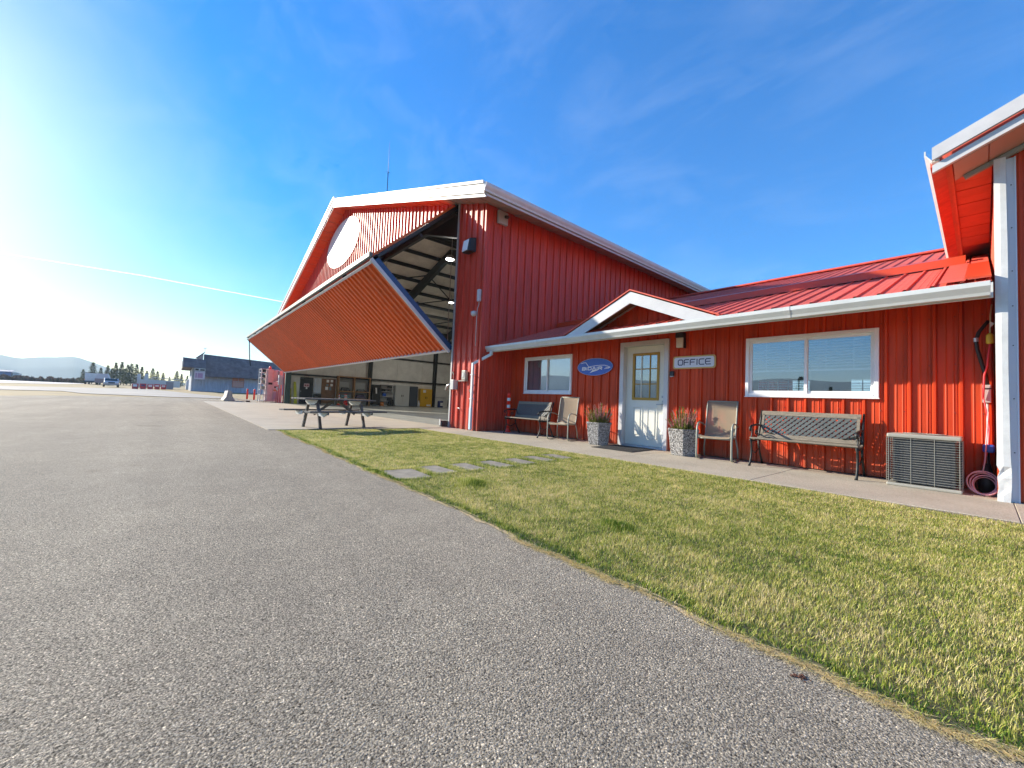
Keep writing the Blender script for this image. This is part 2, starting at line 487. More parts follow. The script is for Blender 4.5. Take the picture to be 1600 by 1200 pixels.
# ------------------------------------------------------------------ mesh helpers
class MB:
    def __init__(s):
        s.v, s.f = [], []

    def quad(s, a, b, c, d):
        i = len(s.v)
        s.v += [tuple(a), tuple(b), tuple(c), tuple(d)]
        s.f.append((i, i + 1, i + 2, i + 3))

    def tri(s, a, b, c):
        i = len(s.v)
        s.v += [tuple(a), tuple(b), tuple(c)]
        s.f.append((i, i + 1, i + 2))

    def box(s, x0, x1, y0, y1, z0, z1):
        i = len(s.v)
        s.v += [(x0, y0, z0), (x1, y0, z0), (x1, y1, z0), (x0, y1, z0), (x0, y0, z1), (x1, y0, z1), (x1, y1, z1), (x0, y1, z1)]
        s.f += [(i, i + 3, i + 2, i + 1), (i + 4, i + 5, i + 6, i + 7), (i, i + 1, i + 5, i + 4), (i + 1, i + 2, i + 6, i + 5), (i + 2, i + 3, i + 7, i + 6), (i + 3, i, i + 4, i + 7)]
        return s

    def hexa(s, p):
        """Eight corners: bottom ring then top ring."""
        i = len(s.v)
        s.v += [tuple(q) for q in p]
        s.f += [(i, i + 3, i + 2, i + 1), (i + 4, i + 5, i + 6, i + 7), (i, i + 1, i + 5, i + 4), (i + 1, i + 2, i + 6, i + 5), (i + 2, i + 3, i + 7, i + 6), (i + 3, i, i + 4, i + 7)]
        return s

    def bar(s, p, q, w, h, up=(0, 0, 1)):
        p, q = Vector(p), Vector(q)
        d = (q - p).normalized()
        u = Vector(up)
        if abs(d.dot(u)) > 0.98:
            u = Vector((1, 0, 0))
        a = d.cross(u).normalized() * (w / 2)
        b = a.cross(d).normalized() * (h / 2)
        return s.hexa([p - a - b, p + a - b, q + a - b, q - a - b, p - a + b, p + a + b, q + a + b, q - a + b])

    def tube(s, pts, r, n=8, cap=True, flat=1.0):
        pts = [Vector(p) for p in pts]
        rs = r if isinstance(r, (list, tuple)) else [r] * len(pts)
        base = len(s.v)
        prev = None
        for k, p in enumerate(pts):
            d = (pts[min(k + 1, len(pts) - 1)] - pts[max(k - 1, 0)]).normalized()
            if prev is None:
                u = Vector((0, 0, 1)) if abs(d.z) < 0.9 else Vector((1, 0, 0))
                a = d.cross(u).normalized()
            else:
                a = (prev - d * prev.dot(d)).normalized()
            prev = a
            b = d.cross(a)
            for j in range(n):
                t = 2 * PI * j / n
                s.v.append(tuple(p + a * (rs[k] * math.cos(t)) + b * (rs[k] * flat * math.sin(t))))
        for k in range(len(pts) - 1):
            for j in range(n):
                j2 = (j + 1) % n
                s.f.append((base + k * n + j, base + k * n + j2, base + (k + 1) * n + j2, base + (k + 1) * n + j))
        if cap:
            s.f.append(tuple(base + j for j in range(n))[::-1])
            s.f.append(tuple(base + (len(pts) - 1) * n + j for j in range(n)))
        return s

    def lathe(s, prof, n=20, c=(0, 0, 0), ph=0.0):
        base = len(s.v)
        for r, z in prof:
            for j in range(n):
                t = 2 * PI * j / n + ph
                s.v.append((c[0] + r * math.cos(t), c[1] + r * math.sin(t), c[2] + z))
        for k in range(len(prof) - 1):
            for j in range(n):
                j2 = (j + 1) % n
                s.f.append((base + k * n + j, base + k * n + j2, base + (k + 1) * n + j2, base + (k + 1) * n + j))
        s.f.append(tuple(base + j for j in range(n))[::-1])
        s.f.append(tuple(base + (len(prof) - 1) * n + j for j in range(n)))
        return s

    def prism(s, poly, off):
        """Polygon (3-D points) extruded by the vector off."""
        i, n = len(s.v), len(poly)
        off = Vector(off)
        s.v += [tuple(p) for p in poly] + [tuple(Vector(p) + off) for p in poly]
        s.f.append(tuple(range(i, i + n))[::-1])
        s.f.append(tuple(range(i + n, i + 2 * n)))
        for k in range(n):
            k2 = (k + 1) % n
            s.f.append((i + k, i + k2, i + n + k2, i + n + k))
        return s

    def mesh(s, name, mt, smooth=False):
        me = bpy.data.meshes.new(name)
        me.from_pydata(s.v, [], s.f)
        if mt:
            me.materials.append(mt)
        if smooth:
            me.polygons.foreach_set('use_smooth', [True] * len(me.polygons))
        me.update()
        return me

    def build(s, name, mt, parent=None, smooth=False, loc=None):
        o = bpy.data.objects.new(name, s.mesh(name, mt, smooth))
        C.objects.link(o)
        if parent is not None:
            o.parent = parent
            o.location = -wpos(parent) if loc is None else loc
        elif loc is not None:
            o.location = loc
        return o


def wpos(o):
    """World position of an unrotated parent chain."""
    p = Vector(o.location)
    while o.parent is not None:
        o = o.parent
        p = p + Vector(o.location)
    return p


def tag(o, label=None, cat=None, group=None, kind=None):
    if label:
        o['label'] = label
    if cat:
        o['category'] = cat
    if group:
        o['group'] = group
    if kind:
        o['kind'] = kind
    return o


def thing(name, label, cat, loc=(0, 0, 0), group=None):
    o = bpy.data.objects.new(name, None)
    C.objects.link(o)
    o.location = loc
    o.empty_display_size = 0.2
    return tag(o, label, cat, group)


def copy_tree(o, parent=None):
    c = o.copy()
    C.objects.link(c)
    c.parent = parent
    for ch in [x for x in bpy.data.objects if x.parent == o]:
        copy_tree(ch, c)
    return c


def bevel(o, w=0.005, seg=2):
    md = o.modifiers.new('bevel', 'BEVEL')
    md.width = w
    md.segments = seg
    md.limit_method = 'ANGLE'
    md.angle_limit = R(40)
    return o


def shade(o):
    o.data.polygons.foreach_set('use_smooth', [True] * len(o.data.polygons))
    return o


def rib_profile(pitch, D, minor=0.005, inv=False):
    return [(0.0, 0.0), (0.27 * pitch, 0.0), (0.31 * pitch, minor), (0.35 * pitch, 0.0), (0.55 * pitch, 0.0), (0.59 * pitch, minor), (0.63 * pitch, 0.0),
            (pitch - 0.070, 0.0), (pitch - 0.067, -0.006), (pitch - 0.058, -0.006), (pitch - 0.046, D), (pitch - 0.020, D), (pitch - 0.008, -0.006), (pitch - 0.003, -0.006)]


def sheets(name, o, U, V, N, u0, u1, vb, vt, pitch, mt, parent, openings=(), D=0.02, per=4, minor=0.005, prof=None):
    """Ribbed metal sheets, one object each, on the plane o + u U + v V; ribs stand out along N. openings: (ua, ub, va, vb)."""
    o, U, V, N = Vector(o), Vector(U), Vector(V), Vector(N)
    prof = prof or rib_profile(pitch, D, minor)
    out = []
    k0 = 0
    n = int(math.ceil((u1 - u0) / pitch))
    while k0 < n:
        us = []
        for k in range(k0, min(k0 + per, n)):
            for a, d in prof:
                u = u0 + k * pitch + a
                if u < u1 - 1e-4:
                    us.append((u, d))
        ue = min(u0 + (k0 + per) * pitch, u1)
        us.append((ue, 0.0))
        xs = [u for u, _ in us]
        ds = [d for _, d in us]
        cuts = sorted({c for op in openings for c in (op[0], op[1]) if xs[0] + 1e-4 < c < xs[-1] - 1e-4})
        for c in cuts:
            if min(abs(c - x) for x in xs) > 1e-4:
                us.append((c, float(np.interp(c, xs, ds))))
        us.sort()
        parts_ = {}
        ncol = 0
        ntwo = 0
        lift = 0.0012 * ((k0 // per) % 2)
        for (ua, da), (ub, db) in zip(us[:-1], us[1:]):
            if ub - ua < 1e-5:
                continue
            um = (ua + ub) / 2
            ivs = [((vb(ua), vb(ub)), (vt(ua), vt(ub)))]
            for op in openings:
                if op[0] - 1e-5 <= um <= op[1] + 1e-5:
                    nx = []
                    for lo, hi in ivs:
                        if op[2] > lo[0]:
                            nx.append((lo, (min(op[2], hi[0]), min(op[2], hi[1]))))
                        if op[3] < max(hi):
                            nx.append(((max(op[3], lo[0]), max(op[3], lo[1])), hi))
                    ivs = nx
            ivs = [(lo, hi) for lo, hi in ivs if not (hi[0] - lo[0] < 0.003 and hi[1] - lo[1] < 0.003)]
            ncol += 1
            ntwo += len(ivs) == 2
            for q_, (lo, hi) in enumerate(ivs):
                mb = parts_.setdefault(q_, MB())
                P = lambda u, v, d: o + U * u + V * v + N * (d + lift)
                mb.quad(P(ua, lo[0], da), P(ub, lo[1], db), P(ub, hi[1], db), P(ua, hi[0], da))
        ms = list(parts_.values())
        if ntwo < ncol and len(ms) == 2:
            i_ = len(ms[0].v)
            ms[0].v += ms[1].v
            ms[0].f += [tuple(q + i_ for q in f) for f in ms[1].f]
            ms = ms[:1]
        for mb in ms:
            out.append(mb.build(name, mt, parent))
        k0 += per
    return out


def cst(v):
    return lambda u: v


def gz(x):
    """The airfield rises gently to the west."""
    return 0.0075 * max(0.0, min(-x, 420.0) - 35.0)


def ground_sheet(name, poly, mt, dz=0.0, parent=None, kind='structure', maxlen=None):
    """Flat polygon laid on the ground, split where the ground changes slope."""
    polys = [poly]
    for cut in (-35.0, -420.0):
        nx = []
        for p in polys:
            for side in (1, -1):
                q = []
                for i in range(len(p)):
                    a, b = p[i], p[(i + 1) % len(p)]
                    da, db = side * (a[0] - cut), side * (b[0] - cut)
                    if da >= 0:
                        q.append(a)
                    if da * db < 0:
                        t = da / (da - db)
                        q.append((a[0] + (b[0] - a[0]) * t, a[1] + (b[1] - a[1]) * t))
                if len(q) >= 3:
                    nx.append(q)
        polys = nx
    mb = MB()
    for p in polys:
        i = len(mb.v)
        mb.v += [(x, y, gz(x) + dz) for x, y in p]
        mb.f.append(tuple(range(i, i + len(p))))
    ob = mb.build(name, mt, parent)
    if kind and parent is None:
        ob['kind'] = kind
    return ob


# ------------------------------------------------------------------ ground
G = 2400
ground_sheet('ground', [(-G, -G), (G, -G), (G, G), (-G, G)], DRYGRASS, -0.03)
tag(bpy.data.objects['ground'], 'dry brown airfield grass', None)
ground_sheet('asphalt', [(-20, -16.2), (-36.2, -7.4), (-39.8, -5.45), (-43.2, 2.4), (-44.5, 9.0), (-31, 9.0), (-31, 1.74), (-10.54, 1.74), (-10.54, 1.95), (3.2, 1.72), (9, 1.72), (9, -40), (-20, -40)], ASPHALT, 0.0)
ground_sheet('taxiway', [(-43, -38), (-51.5, -10.4), (-53.6, -7.5), (-47.2, -5.4), (-44.2, 0), (-45.5, 5), (-75, 0.0), (-93, -3), (-71, -14), (-60, -60)], TAXI, 0.006)
ground_sheet('runway', [(-99, -20.2), (-123, -16.5), (-175, -17.5), (-150, -70), (-90, -70)], RUNWAY, 0.008)
ground_sheet('concrete_apron_joint_bed', [(-35.9, 1.75), (-10.55, 1.75), (-10.55, 6.75), (-35.9, 6.75)], mat('joint_filler', (0.10, 0.095, 0.085), 0.9), 0.002)
apron = thing('concrete_apron', 'pale concrete apron of large slabs before the open hangar', None, (-20, 4, 0))
tag(apron, kind='structure')
for i in range(6):
    for j in range(2):
        xa, xb = -10.58 - (i + 1) * 4.15, -10.58 - i * 4.15
        ya, yb = (1.72, 4.2) if j == 0 else (4.2, 6.7)
        mb = MB()
        mb.box(max(xa, -35.9) + 0.008, xb - 0.008, ya + 0.008, yb - 0.008, -0.1, 0.012 + random.uniform(-0.002, 0.002))
        mb.build('slab', APRON, apron)
patio = thing('patio_walkway', 'concrete walkway of cast slabs along the red office wall', None, (-4, 6.6, 0))
tag(patio, kind='structure')
edges = [-10.56, -8.6, -6.4, -4.15, -1.95, 0.22, 2.4, 3.4]
for xa, xb in zip(edges[:-1], edges[1:]):
    f = lambda x: 5.50 + 0.03 * (x + 10.5)
    mb = MB()
    y1a = 6.72 if xb < -9.3 else 8.1
    mb.hexa([(xa + .003, f(xa), -0.1), (xb - .003, f(xb), -0.1), (xb - .003, y1a, -0.1), (xa + .003, y1a, -0.1),
             (xa + .003, f(xa), 0.0), (xb - .003, f(xb), 0.0), (xb - .003, y1a, 0.0), (xa + .003, y1a, 0.0)])
    bevel(mb.build('slab', CONCRETE, patio), 0.004, 1)

MB().box(-10.5, 3.3, 5.75, 8.0, -.09, -.007).build('joint_bed', mat('joint_sand', (0.16, 0.14, 0.11), .95), patio)
# lawn: soil sheet, stepping stones, blades
def edge_y0(x):
    return 1.735 - 0.016 * x + 0.015


X0, X1 = -10.54, 3.2
mb = MB()
nx, ny = 60, 20
for j in range(ny + 1):
    for i in range(nx + 1):
        x = X0 + (X1 - X0) * i / nx
        y = float(edge_y0(x)) + (5.62 - float(edge_y0(x))) * j / ny
        z = (0.006 if j < 1 else -0.014) + 0.008 * noise.noise((x * 0.8, y * 0.8, 0)) * (1 if 0 < j < ny and 0 < i < nx else 0)
        mb.v.append((x, min(y, 5.49 + 0.03 * (x + 10.5)), z))
for j in range(ny):
    for i in range(nx):
        a = j * (nx + 1) + i
        mb.f.append((a, a + 1, a + nx + 2, a + nx + 1))
lawn = mb.build('lawn', SOIL)
tag(lawn, kind='structure')
STONES = [(-4.32, 2.10, 0.60, 0.44, -4), (-4.42, 2.58, 0.55, 0.30, 2), (-4.43, 3.04, 0.55, 0.30, -2), (-4.45, 3.53, 0.56, 0.30, 3), (-4.50, 4.02, 0.55, 0.30, -1), (-4.57, 4.50, 0.56, 0.30, 2), (-4.62, 4.98, 0.56, 0.32, -3)]
SL = ['first stepping stone, the wide one beside the asphalt edge', 'second stepping stone counted from the asphalt, set in the lawn', 'third stepping stone counted from the asphalt, set in the lawn',
      'fourth stepping stone counted from the asphalt, middle of the path', 'fifth stepping stone counted from the asphalt, set in the lawn', 'sixth stepping stone counted from the asphalt, last but one', 'last stepping stone, touching the concrete walkway']
for (x, y, w, d, a), lb in zip(STONES, SL):
    mb = MB()
    mb.box(-w / 2, w / 2, -d / 2, d / 2, -0.06, 0.0)
    so = mb.build('stepping_stone', SLATE, None, loc=(x, y, 0))
    so.rotation_euler.z = R(a)
    bevel(so, 0.012, 2)
    tag(so, lb, 'stepping stone', 'stepping stones across the lawn')


def edge_y(x):
    return 1.735 - 0.016 * x + 0.012 * np.sin(x * 1.7 + 1) + 0.014 * np.sin(x * 4.3) + 0.011 * np.sin(x * 11.0) + 0.006 * np.sin(x * 27.0)


def blades(name, px, py, pz, hgt, wid, lean, yaw, tone, mt):
    """Bent tapering blades, 3 triangles each, in one mesh."""
    n = len(px)
    dx, dy = np.cos(yaw), np.sin(yaw)
    sx, sy = -dy, dx
    co = np.zeros((n, 5, 3), np.float32)
    w = wid / 2
    midl, midz = lean * 0.35, hgt * 0.6
    co[:, 0] = np.stack([px + sx * w, py + sy * w, pz], 1)
    co[:, 1] = np.stack([px - sx * w, py - sy * w, pz], 1)
    co[:, 2] = np.stack([px + dx * midl - sx * w * .8, py + dy * midl - sy * w * .8, pz + midz], 1)
    co[:, 3] = np.stack([px + dx * midl + sx * w * .8, py + dy * midl + sy * w * .8, pz + midz], 1)
    co[:, 4] = np.stack([px + dx * lean, py + dy * lean, pz + hgt], 1)
    me = bpy.data.meshes.new(name)
    me.vertices.add(n * 5)
    me.vertices.foreach_set('co', co.reshape(-1))
    b = np.arange(n, dtype=np.int32)[:, None] * 5
    loops = np.concatenate([b + np.array([0, 1, 2, 3]), b + np.array([3, 2, 4])], 1).reshape(-1)
    me.loops.add(len(loops))
    me.loops.foreach_set('vertex_index', loops)
    me.polygons.add(n * 2)
    st = (np.arange(n, dtype=np.int32)[:, None] * 7 + np.array([0, 4])).reshape(-1)
    me.polygons.foreach_set('loop_start', st)
    at = me.attributes.new('tone', 'FLOAT', 'POINT')
    at.data.foreach_set('value', np.repeat(np.clip(tone, 0, 1), 5).astype(np.float32))
    me.materials.append(mt)
    me.update(calc_edges=True)
    ob = bpy.data.objects.new(name, me)
    C.objects.link(ob)
    return ob


def vnoise(x, y, s, seed=0):
    """Smooth value noise on arrays."""
    r = np.random.default_rng(seed).random((64, 64))
    fx, fy = (x * s) % 64, (y * s) % 64
    ix, iy = fx.astype(int), fy.astype(int)
    tx, ty = fx - ix, fy - iy
    tx, ty = tx * tx * (3 - 2 * tx), ty * ty * (3 - 2 * ty)
    g = lambda a, b_: r[a % 64, b_ % 64]
    return (g(ix, iy) * (1 - tx) + g(ix + 1, iy) * tx) * (1 - ty) + (g(ix, iy + 1) * (1 - tx) + g(ix + 1, iy + 1) * tx) * ty


NB = 1450000
bx = rng.uniform(X0, X1, NB)
by = rng.uniform(1.72, 5.72, NB)
dist = np.hypot(bx, by)
keep = rng.random(NB) < np.maximum(np.clip((3.6 / dist) ** 1.15, 0.26, 1.0) * .8, (by < edge_y(bx) + .2) * np.clip(6 / dist, .4, 1))
ylim = 5.50 + 0.03 * (bx + 10.5) + rng.normal(0, 0.012, NB)
keep &= (by > edge_y(bx) + rng.normal(0, 0.012, NB)) & (by < ylim) & (bx > X0 + rng.random(NB) * 0.05)
for (x, y, w, d, a) in STONES:
    keep &= ~((np.abs(bx - x) < w / 2 - 0.01 + rng.normal(0, 0.01, NB)) & (np.abs(by - y) < d / 2 - 0.005 + rng.normal(0, 0.01, NB)))
bx, by, dist = bx[keep], by[keep], dist[keep]
n = len(bx)
v1 = vnoise(bx, by, 1.1, 1)
v2 = vnoise(bx, by, 4.5, 2)
v3 = vnoise(bx, by, 16.0, 3)
tone = 0.58 + 0.16 * (v1 - 0.5) + 0.22 * (v2 - 0.5) + 0.36 * (v3 - 0.5) + rng.normal(0, 0.25, n)
# rough longer green along the cut edge and round the stones, one lush weed tuft
ed = np.clip(1 - np.abs(by - edge_y(bx) - .05) / 0.11, 0, 1)
tone -= 0.40 * ed * (0.45 + v2)
hg = rng.uniform(0.012, 0.026, n) * (0.8 + 0.5 * v2) + ed * 0.018 * v3
tuft = np.exp(-(((bx + 3.5) / 0.20) ** 2 + ((by - 2.5) / 0.16) ** 2)) + 0.7 * np.exp(-(((bx + 1.75) / 0.14) ** 2 + ((by - 2.55) / 0.1) ** 2))
tone -= tuft * 0.34
hg += tuft * 0.05
for (x, y, w, d, a) in STONES:
    nr = np.exp(-((np.maximum(np.abs(bx - x) - w / 2, 0) / 0.06) ** 2 + (np.maximum(np.abs(by - y) - d / 2, 0) / 0.06) ** 2))
    hg += 0.018 * nr
    tone -= 0.14 * nr
far = np.clip(dist / 4.5, 1.0, 2.2)
go = blades('grass', bx, by, np.full(n, -0.012), hg, rng.uniform(0.0015, 0.0029, n) * far * (1 + .7 * ed), rng.uniform(0.003, 0.024, n), rng.uniform(0, 2 * PI, n), tone, GRASS)
tag(go, 'short yellow green mown lawn grass', 'grass', kind='stuff')
# straw fringe lying over the asphalt edge
NF = 40000
fx = rng.uniform(X0, X1, NF)
fy = edge_y(fx) - np.abs(rng.normal(0.0, 0.022, NF)) + 0.03
gap = vnoise(fx, fy * 0, 2.3, 5)
k = rng.random(NF) < np.clip(0.08 + 1.5 * (gap - .25), 0.05, 1)
fx, fy = fx[k], fy[k]
n = len(fx)
fo = blades('straw', fx, fy, np.full(n, 0.001), rng.uniform(0.002, 0.016, n), rng.uniform(0.002, 0.0035, n), rng.uniform(0.02, 0.06, n), rng.normal(-PI / 2, 0.9, n), rng.uniform(0.84, 1.0, n), GRASS)
tag(fo, 'dry straw fringe along the lawn edge', 'straw', kind='stuff')
mb = MB()
N_ = 420
for i in range(N_):
    xa, xb = X0 + (X1 - X0) * i / N_, X0 + (X1 - X0) * (i + 1) / N_
    ya, yb = float(edge_y(xa)), float(edge_y(xb))
    ga, gb = 0.014 + 0.026 * noise.noise((xa * 2.2, 0, 3)) + .016 * noise.noise((xa * 9, 0, 5)), 0.014 + 0.026 * noise.noise((xb * 2.2, 0, 3)) + .016 * noise.noise((xb * 9, 0, 5))
    mb.quad((xa, ya - ga, 0.004), (xb, yb - gb, 0.004), (xb, yb + 0.035, 0.004), (xa, ya + 0.035, 0.004))
tag(mb.build('lawn_edge_soil', DRYSOIL), kind='structure')
# a clod of brown debris on the asphalt
mb = MB()
for k in range(26):
    a, r_ = random.uniform(0, 2 * PI), random.uniform(0, 0.022)
    x, y, s_ = -0.40 + r_ * math.cos(a) * 1.5, 1.66 + r_ * math.sin(a), random.uniform(0.002, 0.006)
    mb.lathe([(s_ * .6, 0), (s_, s_ * .5), (s_ * .4, s_)], 5, (x, y, 0.0), a)
tag(mb.build('dead_leaf_clump', mat('dead_leaf', (0.09, 0.035, 0.02), 0.9)), 'small dark brown leaf crumbs on the asphalt by the lawn edge', 'leaf litter', kind='stuff')

# ------------------------------------------------------------------ hangar
HX0, HX1, HXC, HY = -35.85, -9.35, -22.6, 6.7       # left corner, right corner, ridge, front
HB = 36.0                                             # back wall
DL, DR, DH = -35.0, -10.86, 7.16                     # door opening left, right, head
SLP = 0.3306
roofline = lambda x: 11.05 - SLP * abs(x - HXC)      # underside of the roof = top of the walls
hangar = thing('hangar', 'big red metal aircraft hangar with its folding door half raised', 'hangar', (HXC, HY, 0))
# front gable: sheets over and beside the opening
sheets('gable_sheet', (HX0, HY, 0), (1, 0, 0), (0, 0, 1), (0, -1, 0), 0, HX1 - HX0, cst(0.0), lambda u: roofline(HX0 + u), 0.30, RED_HANGAR, hangar,
       [(DL - HX0, DR - HX0, -1, DH)], 0.045, 3)
# right side wall, seen above the office roof
sheets('side_sheet', (HX1, HY, 0), (0, 1, 0), (0, 0, 1), (1, 0, 0), 0, HB - HY, cst(0.0), cst(roofline(HX1) + 0.02), 0.32, RED_HANGAR, hangar, (), 0.042, 3, .009)
mb = MB().box(HX1 - .03, HX1 + .032, HY - .034, HY + .03, 0, roofline(HX1))
mb.build('corner_trim', RED_HANGAR, hangar)
mb = MB().box(HX0, HX0 + 0.05, HY, HB, 0, roofline(HX0)).box(HX0, HX1, HB - .05, HB, 0, 6.6)
mb.prism([(HX0, HB, 6.6), (HX1, HB, 6.6), (HXC, HB, 11)], (0, -.05, 0))
mb.build('far_wall', RED_HANGAR, hangar)
# roof slabs, with overhangs
FY = 6.0
OV = 0.8
for sgn, nm in ((1, 'roof'), (-1, 'roof')):
    xe = HXC + sgn * (13.25 + OV)
    ze = roofline(xe)
    mb = MB()
    mb.hexa([(HXC, FY + .04, 11.07), (xe, FY + .04, ze + .02), (xe, HB + .5, ze + .02), (HXC, HB + .5, 11.07),
             (HXC, FY + .04, 11.34), (xe, FY + .04, ze + .29), (xe, HB + .5, ze + .29), (HXC, HB + .5, 11.34)])
    mb.build(nm, mat('hangar_white_roof', (0.6, 0.6, 0.6), 0.5), hangar)
    # white rake board and its drip lip
    mb = MB()
    mb.hexa([(HXC, FY, 11.05), (xe, FY, ze), (xe, FY + .05, ze), (HXC, FY + .05, 11.05), (HXC, FY, 11.36), (xe, FY, ze + .31), (xe, FY + .05, ze + .31), (HXC, FY + .05, 11.36)])
    mb.hexa([(HXC, FY - .05, 11.30), (xe, FY - .05, ze + .25), (xe, FY, ze + .25), (HXC, FY, 11.30), (HXC, FY - .05, 11.38), (xe, FY - .05, ze + .33), (xe, FY, ze + .33), (HXC, FY, 11.38)])
    mb.build('rake_board', WHITE, hangar)
    mb = MB()
    mb.hexa([(HXC, FY + .05, 10.96), (xe - sgn * .0, FY + .05, ze - .09), (xe, FY + .09, ze - .09), (HXC, FY + .09, 10.96), (HXC, FY + .05, 11.04), (xe, FY + .05, ze - .01), (xe, FY + .09, ze - .01), (HXC, FY + .09, 11.04)])
    mb.build('rake_lip', WHITE, hangar)
    # soffit boards under the rake, one per 0.42 m
    n_ = int((13.25 + OV) / 0.42)
    for k in range(n_):
        xa, xb = HXC + sgn * (k * .42 + .012), HXC + sgn * ((k + 1) * .42 - .012)
        mb = MB()
        za, zb = roofline(xa) - .012 - .012 * (k % 2), roofline(xb) - .012 - .012 * (k % 2)
        mb.hexa([(xa, FY + .1, za), (xb, FY + .1, zb), (xb, HY + .03, zb), (xa, HY + .03, za), (xa, FY + .1, za + .02), (xb, FY + .1, zb + .02), (xb, HY + .03, zb + .02), (xa, HY + .03, za + .02)])
        mb.build('soffit_board', RED_SOFFIT if xa < -11.5 else OLDWOOD if False else mat('grey_pink_soffit', (0.42, 0.30, 0.25), 0.6, var=0.15), hangar)
mb = MB().tube([(HXC, FY + .0, 11.42), (HXC, HB + .4, 11.42)], 0.09, 6)
mb.build('ridge_cap', WHITE, hangar)
# eave on the office side: fascia, gutter, soffit panels
xe = HXC + 13.25 + OV
ze = roofline(xe)
MB().box(xe - .03, xe + .0, FY + .05, HB + .4, ze - .04, ze + .28).build('eave_fascia', WHITE, hangar)
gp = [(0.003, .05), (.055, .05), (.07, .10), (.11, .16), (.125, .20), (.125, .27), (.115, .27), (.11, .21), (.05, .09), (0.003, .09)]
mb = MB()
mb.prism([(xe + a, FY - .03, ze - .02 + b) for a, b in gp], (0, HB + .4 - FY, 0))
mb.build('eave_gutter', GUTTER, hangar)
k = 0
while HY + k * .34 < 24:
    ya, yb = HY + .0 + k * .34 + .008, HY + (k + 1) * .34 - .008
    za, zb = roofline(HX1 + .03) - .03 - .016 * (k % 2), ze - .02 - .016 * (k % 2)
    MB().hexa([(HX1 + .03, ya, za), (xe - .04, ya, zb), (xe - .04, yb, zb), (HX1 + .03, yb, za), (HX1 + .03, ya, za + .02), (xe - .04, ya, zb + .02), (xe - .04, yb, zb + .02), (HX1 + .03, yb, za + .02)]).build('eave_soffit_panel', mat('grey_pink_soffit', (0.42, 0.30, 0.25), 0.6), hangar)
    k += 1
# opening: jamb trims, header beam
MB().box(DR - .01, DR + .05, HY - .04, HY + .02, 0, DH).build('jamb_trim', GREYP, hangar)
MB().box(DR - .05, DR - .015, HY - .02, HY + .3, 0, DH).build('jamb', GREENSTEEL, hangar)
MB().box(DL - .35, DL + .0, HY - .03, HY + .35, 0, DH - .05).build('jamb', GREENSTEEL, hangar)
MB().box(DL, DR, HY - .03, HY + .05, DH - .02, DH + .10).build('header_flashing', DARKSTEEL, hangar)
MB().box(DL, DR, HY + .08, HY + .38, DH - .12, DH + .22).build('header_beam', DARKSTEEL, hangar)
# the folding door: two leaves hinged at the fold
FOLD = (4.0, 4.70)
HING = (HY - .05, DH - .02)
BOT = (HY - .06, 2.40)
LX0, LX1 = -34.97, -10.95
fold_door = None


def leaf(name, A, B, outward, ribs_name, mt):
    """A, B: (y, z) of the top and bottom edge of a leaf."""
    e = bpy.data.objects.new(name, None)
    C.objects.link(e)
    e.parent = hangar
    e.location = Vector((LX0, A[0], A[1])) - wpos(hangar)
    V = Vector((0, B[0] - A[0], B[1] - A[1]))
    L = V.length
    V.normalize()
    N = Vector((0, V.z, -V.y)) * outward
    o = Vector((LX0, A[0], A[1]))
    sheets(ribs_name, o, (1, 0, 0), V, N, 0.0, LX1 - LX0, cst(0.0 if A is not FOLD else .05), cst(L - 0.05), 0.30, mt, e, (), 0.05, 4, 0.014, [(0.0, 0.0), (.075, 0.0), (.082, .012), (.094, .012), (.10, 0.0), (.165, 0.0), (.185, .062), (.255, .062), (.275, 0.0)])
    # frame behind the sheets: end channel, rails, studs
    inn = -N
    low = A is FOLD
    for x in (LX0 + .03, LX1 - .03):
        p, q = Vector((x, A[0], A[1])), Vector((x, B[0], B[1]))
        MB().bar(p + inn * (.10 if low else .06), q + inn * (.10 if low else .06), 0.06, 0.16 if low else .09, N).build('end_channel', BLUESTEEL if low else DARKSTEEL, e)
    if low:
        for x in (LX0 + .0, LX1):
            p, q = Vector((x, A[0], A[1])), Vector((x, B[0], B[1]))
            MB().bar(p + N * .03, q + N * .03, 0.07, 0.09, N).build('edge_trim', WHITE, e)
        for t in (0.02, 0.98):
            c = o + V * (L * t) + N * .036
            MB().bar(c + Vector((.04, 0, 0)), c + Vector((LX1 - LX0 - .04, 0, 0)), 0.07, 0.10, N).build('edge_trim', WHITE, e)
    for k_ in range(1, 9):
        x = LX0 + (LX1 - LX0) * k_ / 9
        MB().bar(Vector((x, A[0], A[1])) + inn * .14, Vector((x, B[0], B[1])) + inn * .14, .06, .16, N).build('stud', DARKSTEEL, e)
    for t in (.06, .5, .94):
        c = o + V * (L * t) + inn * .2
        MB().bar(c, c + Vector((LX1 - LX0, 0, 0)), .08, .1, N).build('rail', DARKSTEEL, e)
    return e


upper = leaf('upper_door_leaf', HING, (FOLD[0], FOLD[1] + .03), 1, 'door_sheet', RED_DOOR)
lower = leaf('lower_door_leaf', FOLD, BOT, 1, 'door_sheet', RED_DOOR)
mb = MB()
mb.bar((LX0, FOLD[0] - .03, FOLD[1] + .10), (LX1, FOLD[0] - .03, FOLD[1] + .10), 0.10, 0.13)
mb.build('fold_seal', RUBBER, hangar)
MB().tube([(LX0, HING[0] + .02, HING[1] + .02), (LX1, HING[0] + .02, HING[1] + .02)], .07, 8).build('hinge_cover', DARKSTEEL, hangar)
for x in (LX0 + .02, LX0 + .25):
    MB().tube([(x, FOLD[0] + .1, FOLD[1] - .02), (x + .01, FOLD[0] + .22, FOLD[1] - 1.5), (x - .0, FOLD[0] + .3, FOLD[1] - 2.0)], 0.018, 5).build('lift_strap', BLACK, hangar)
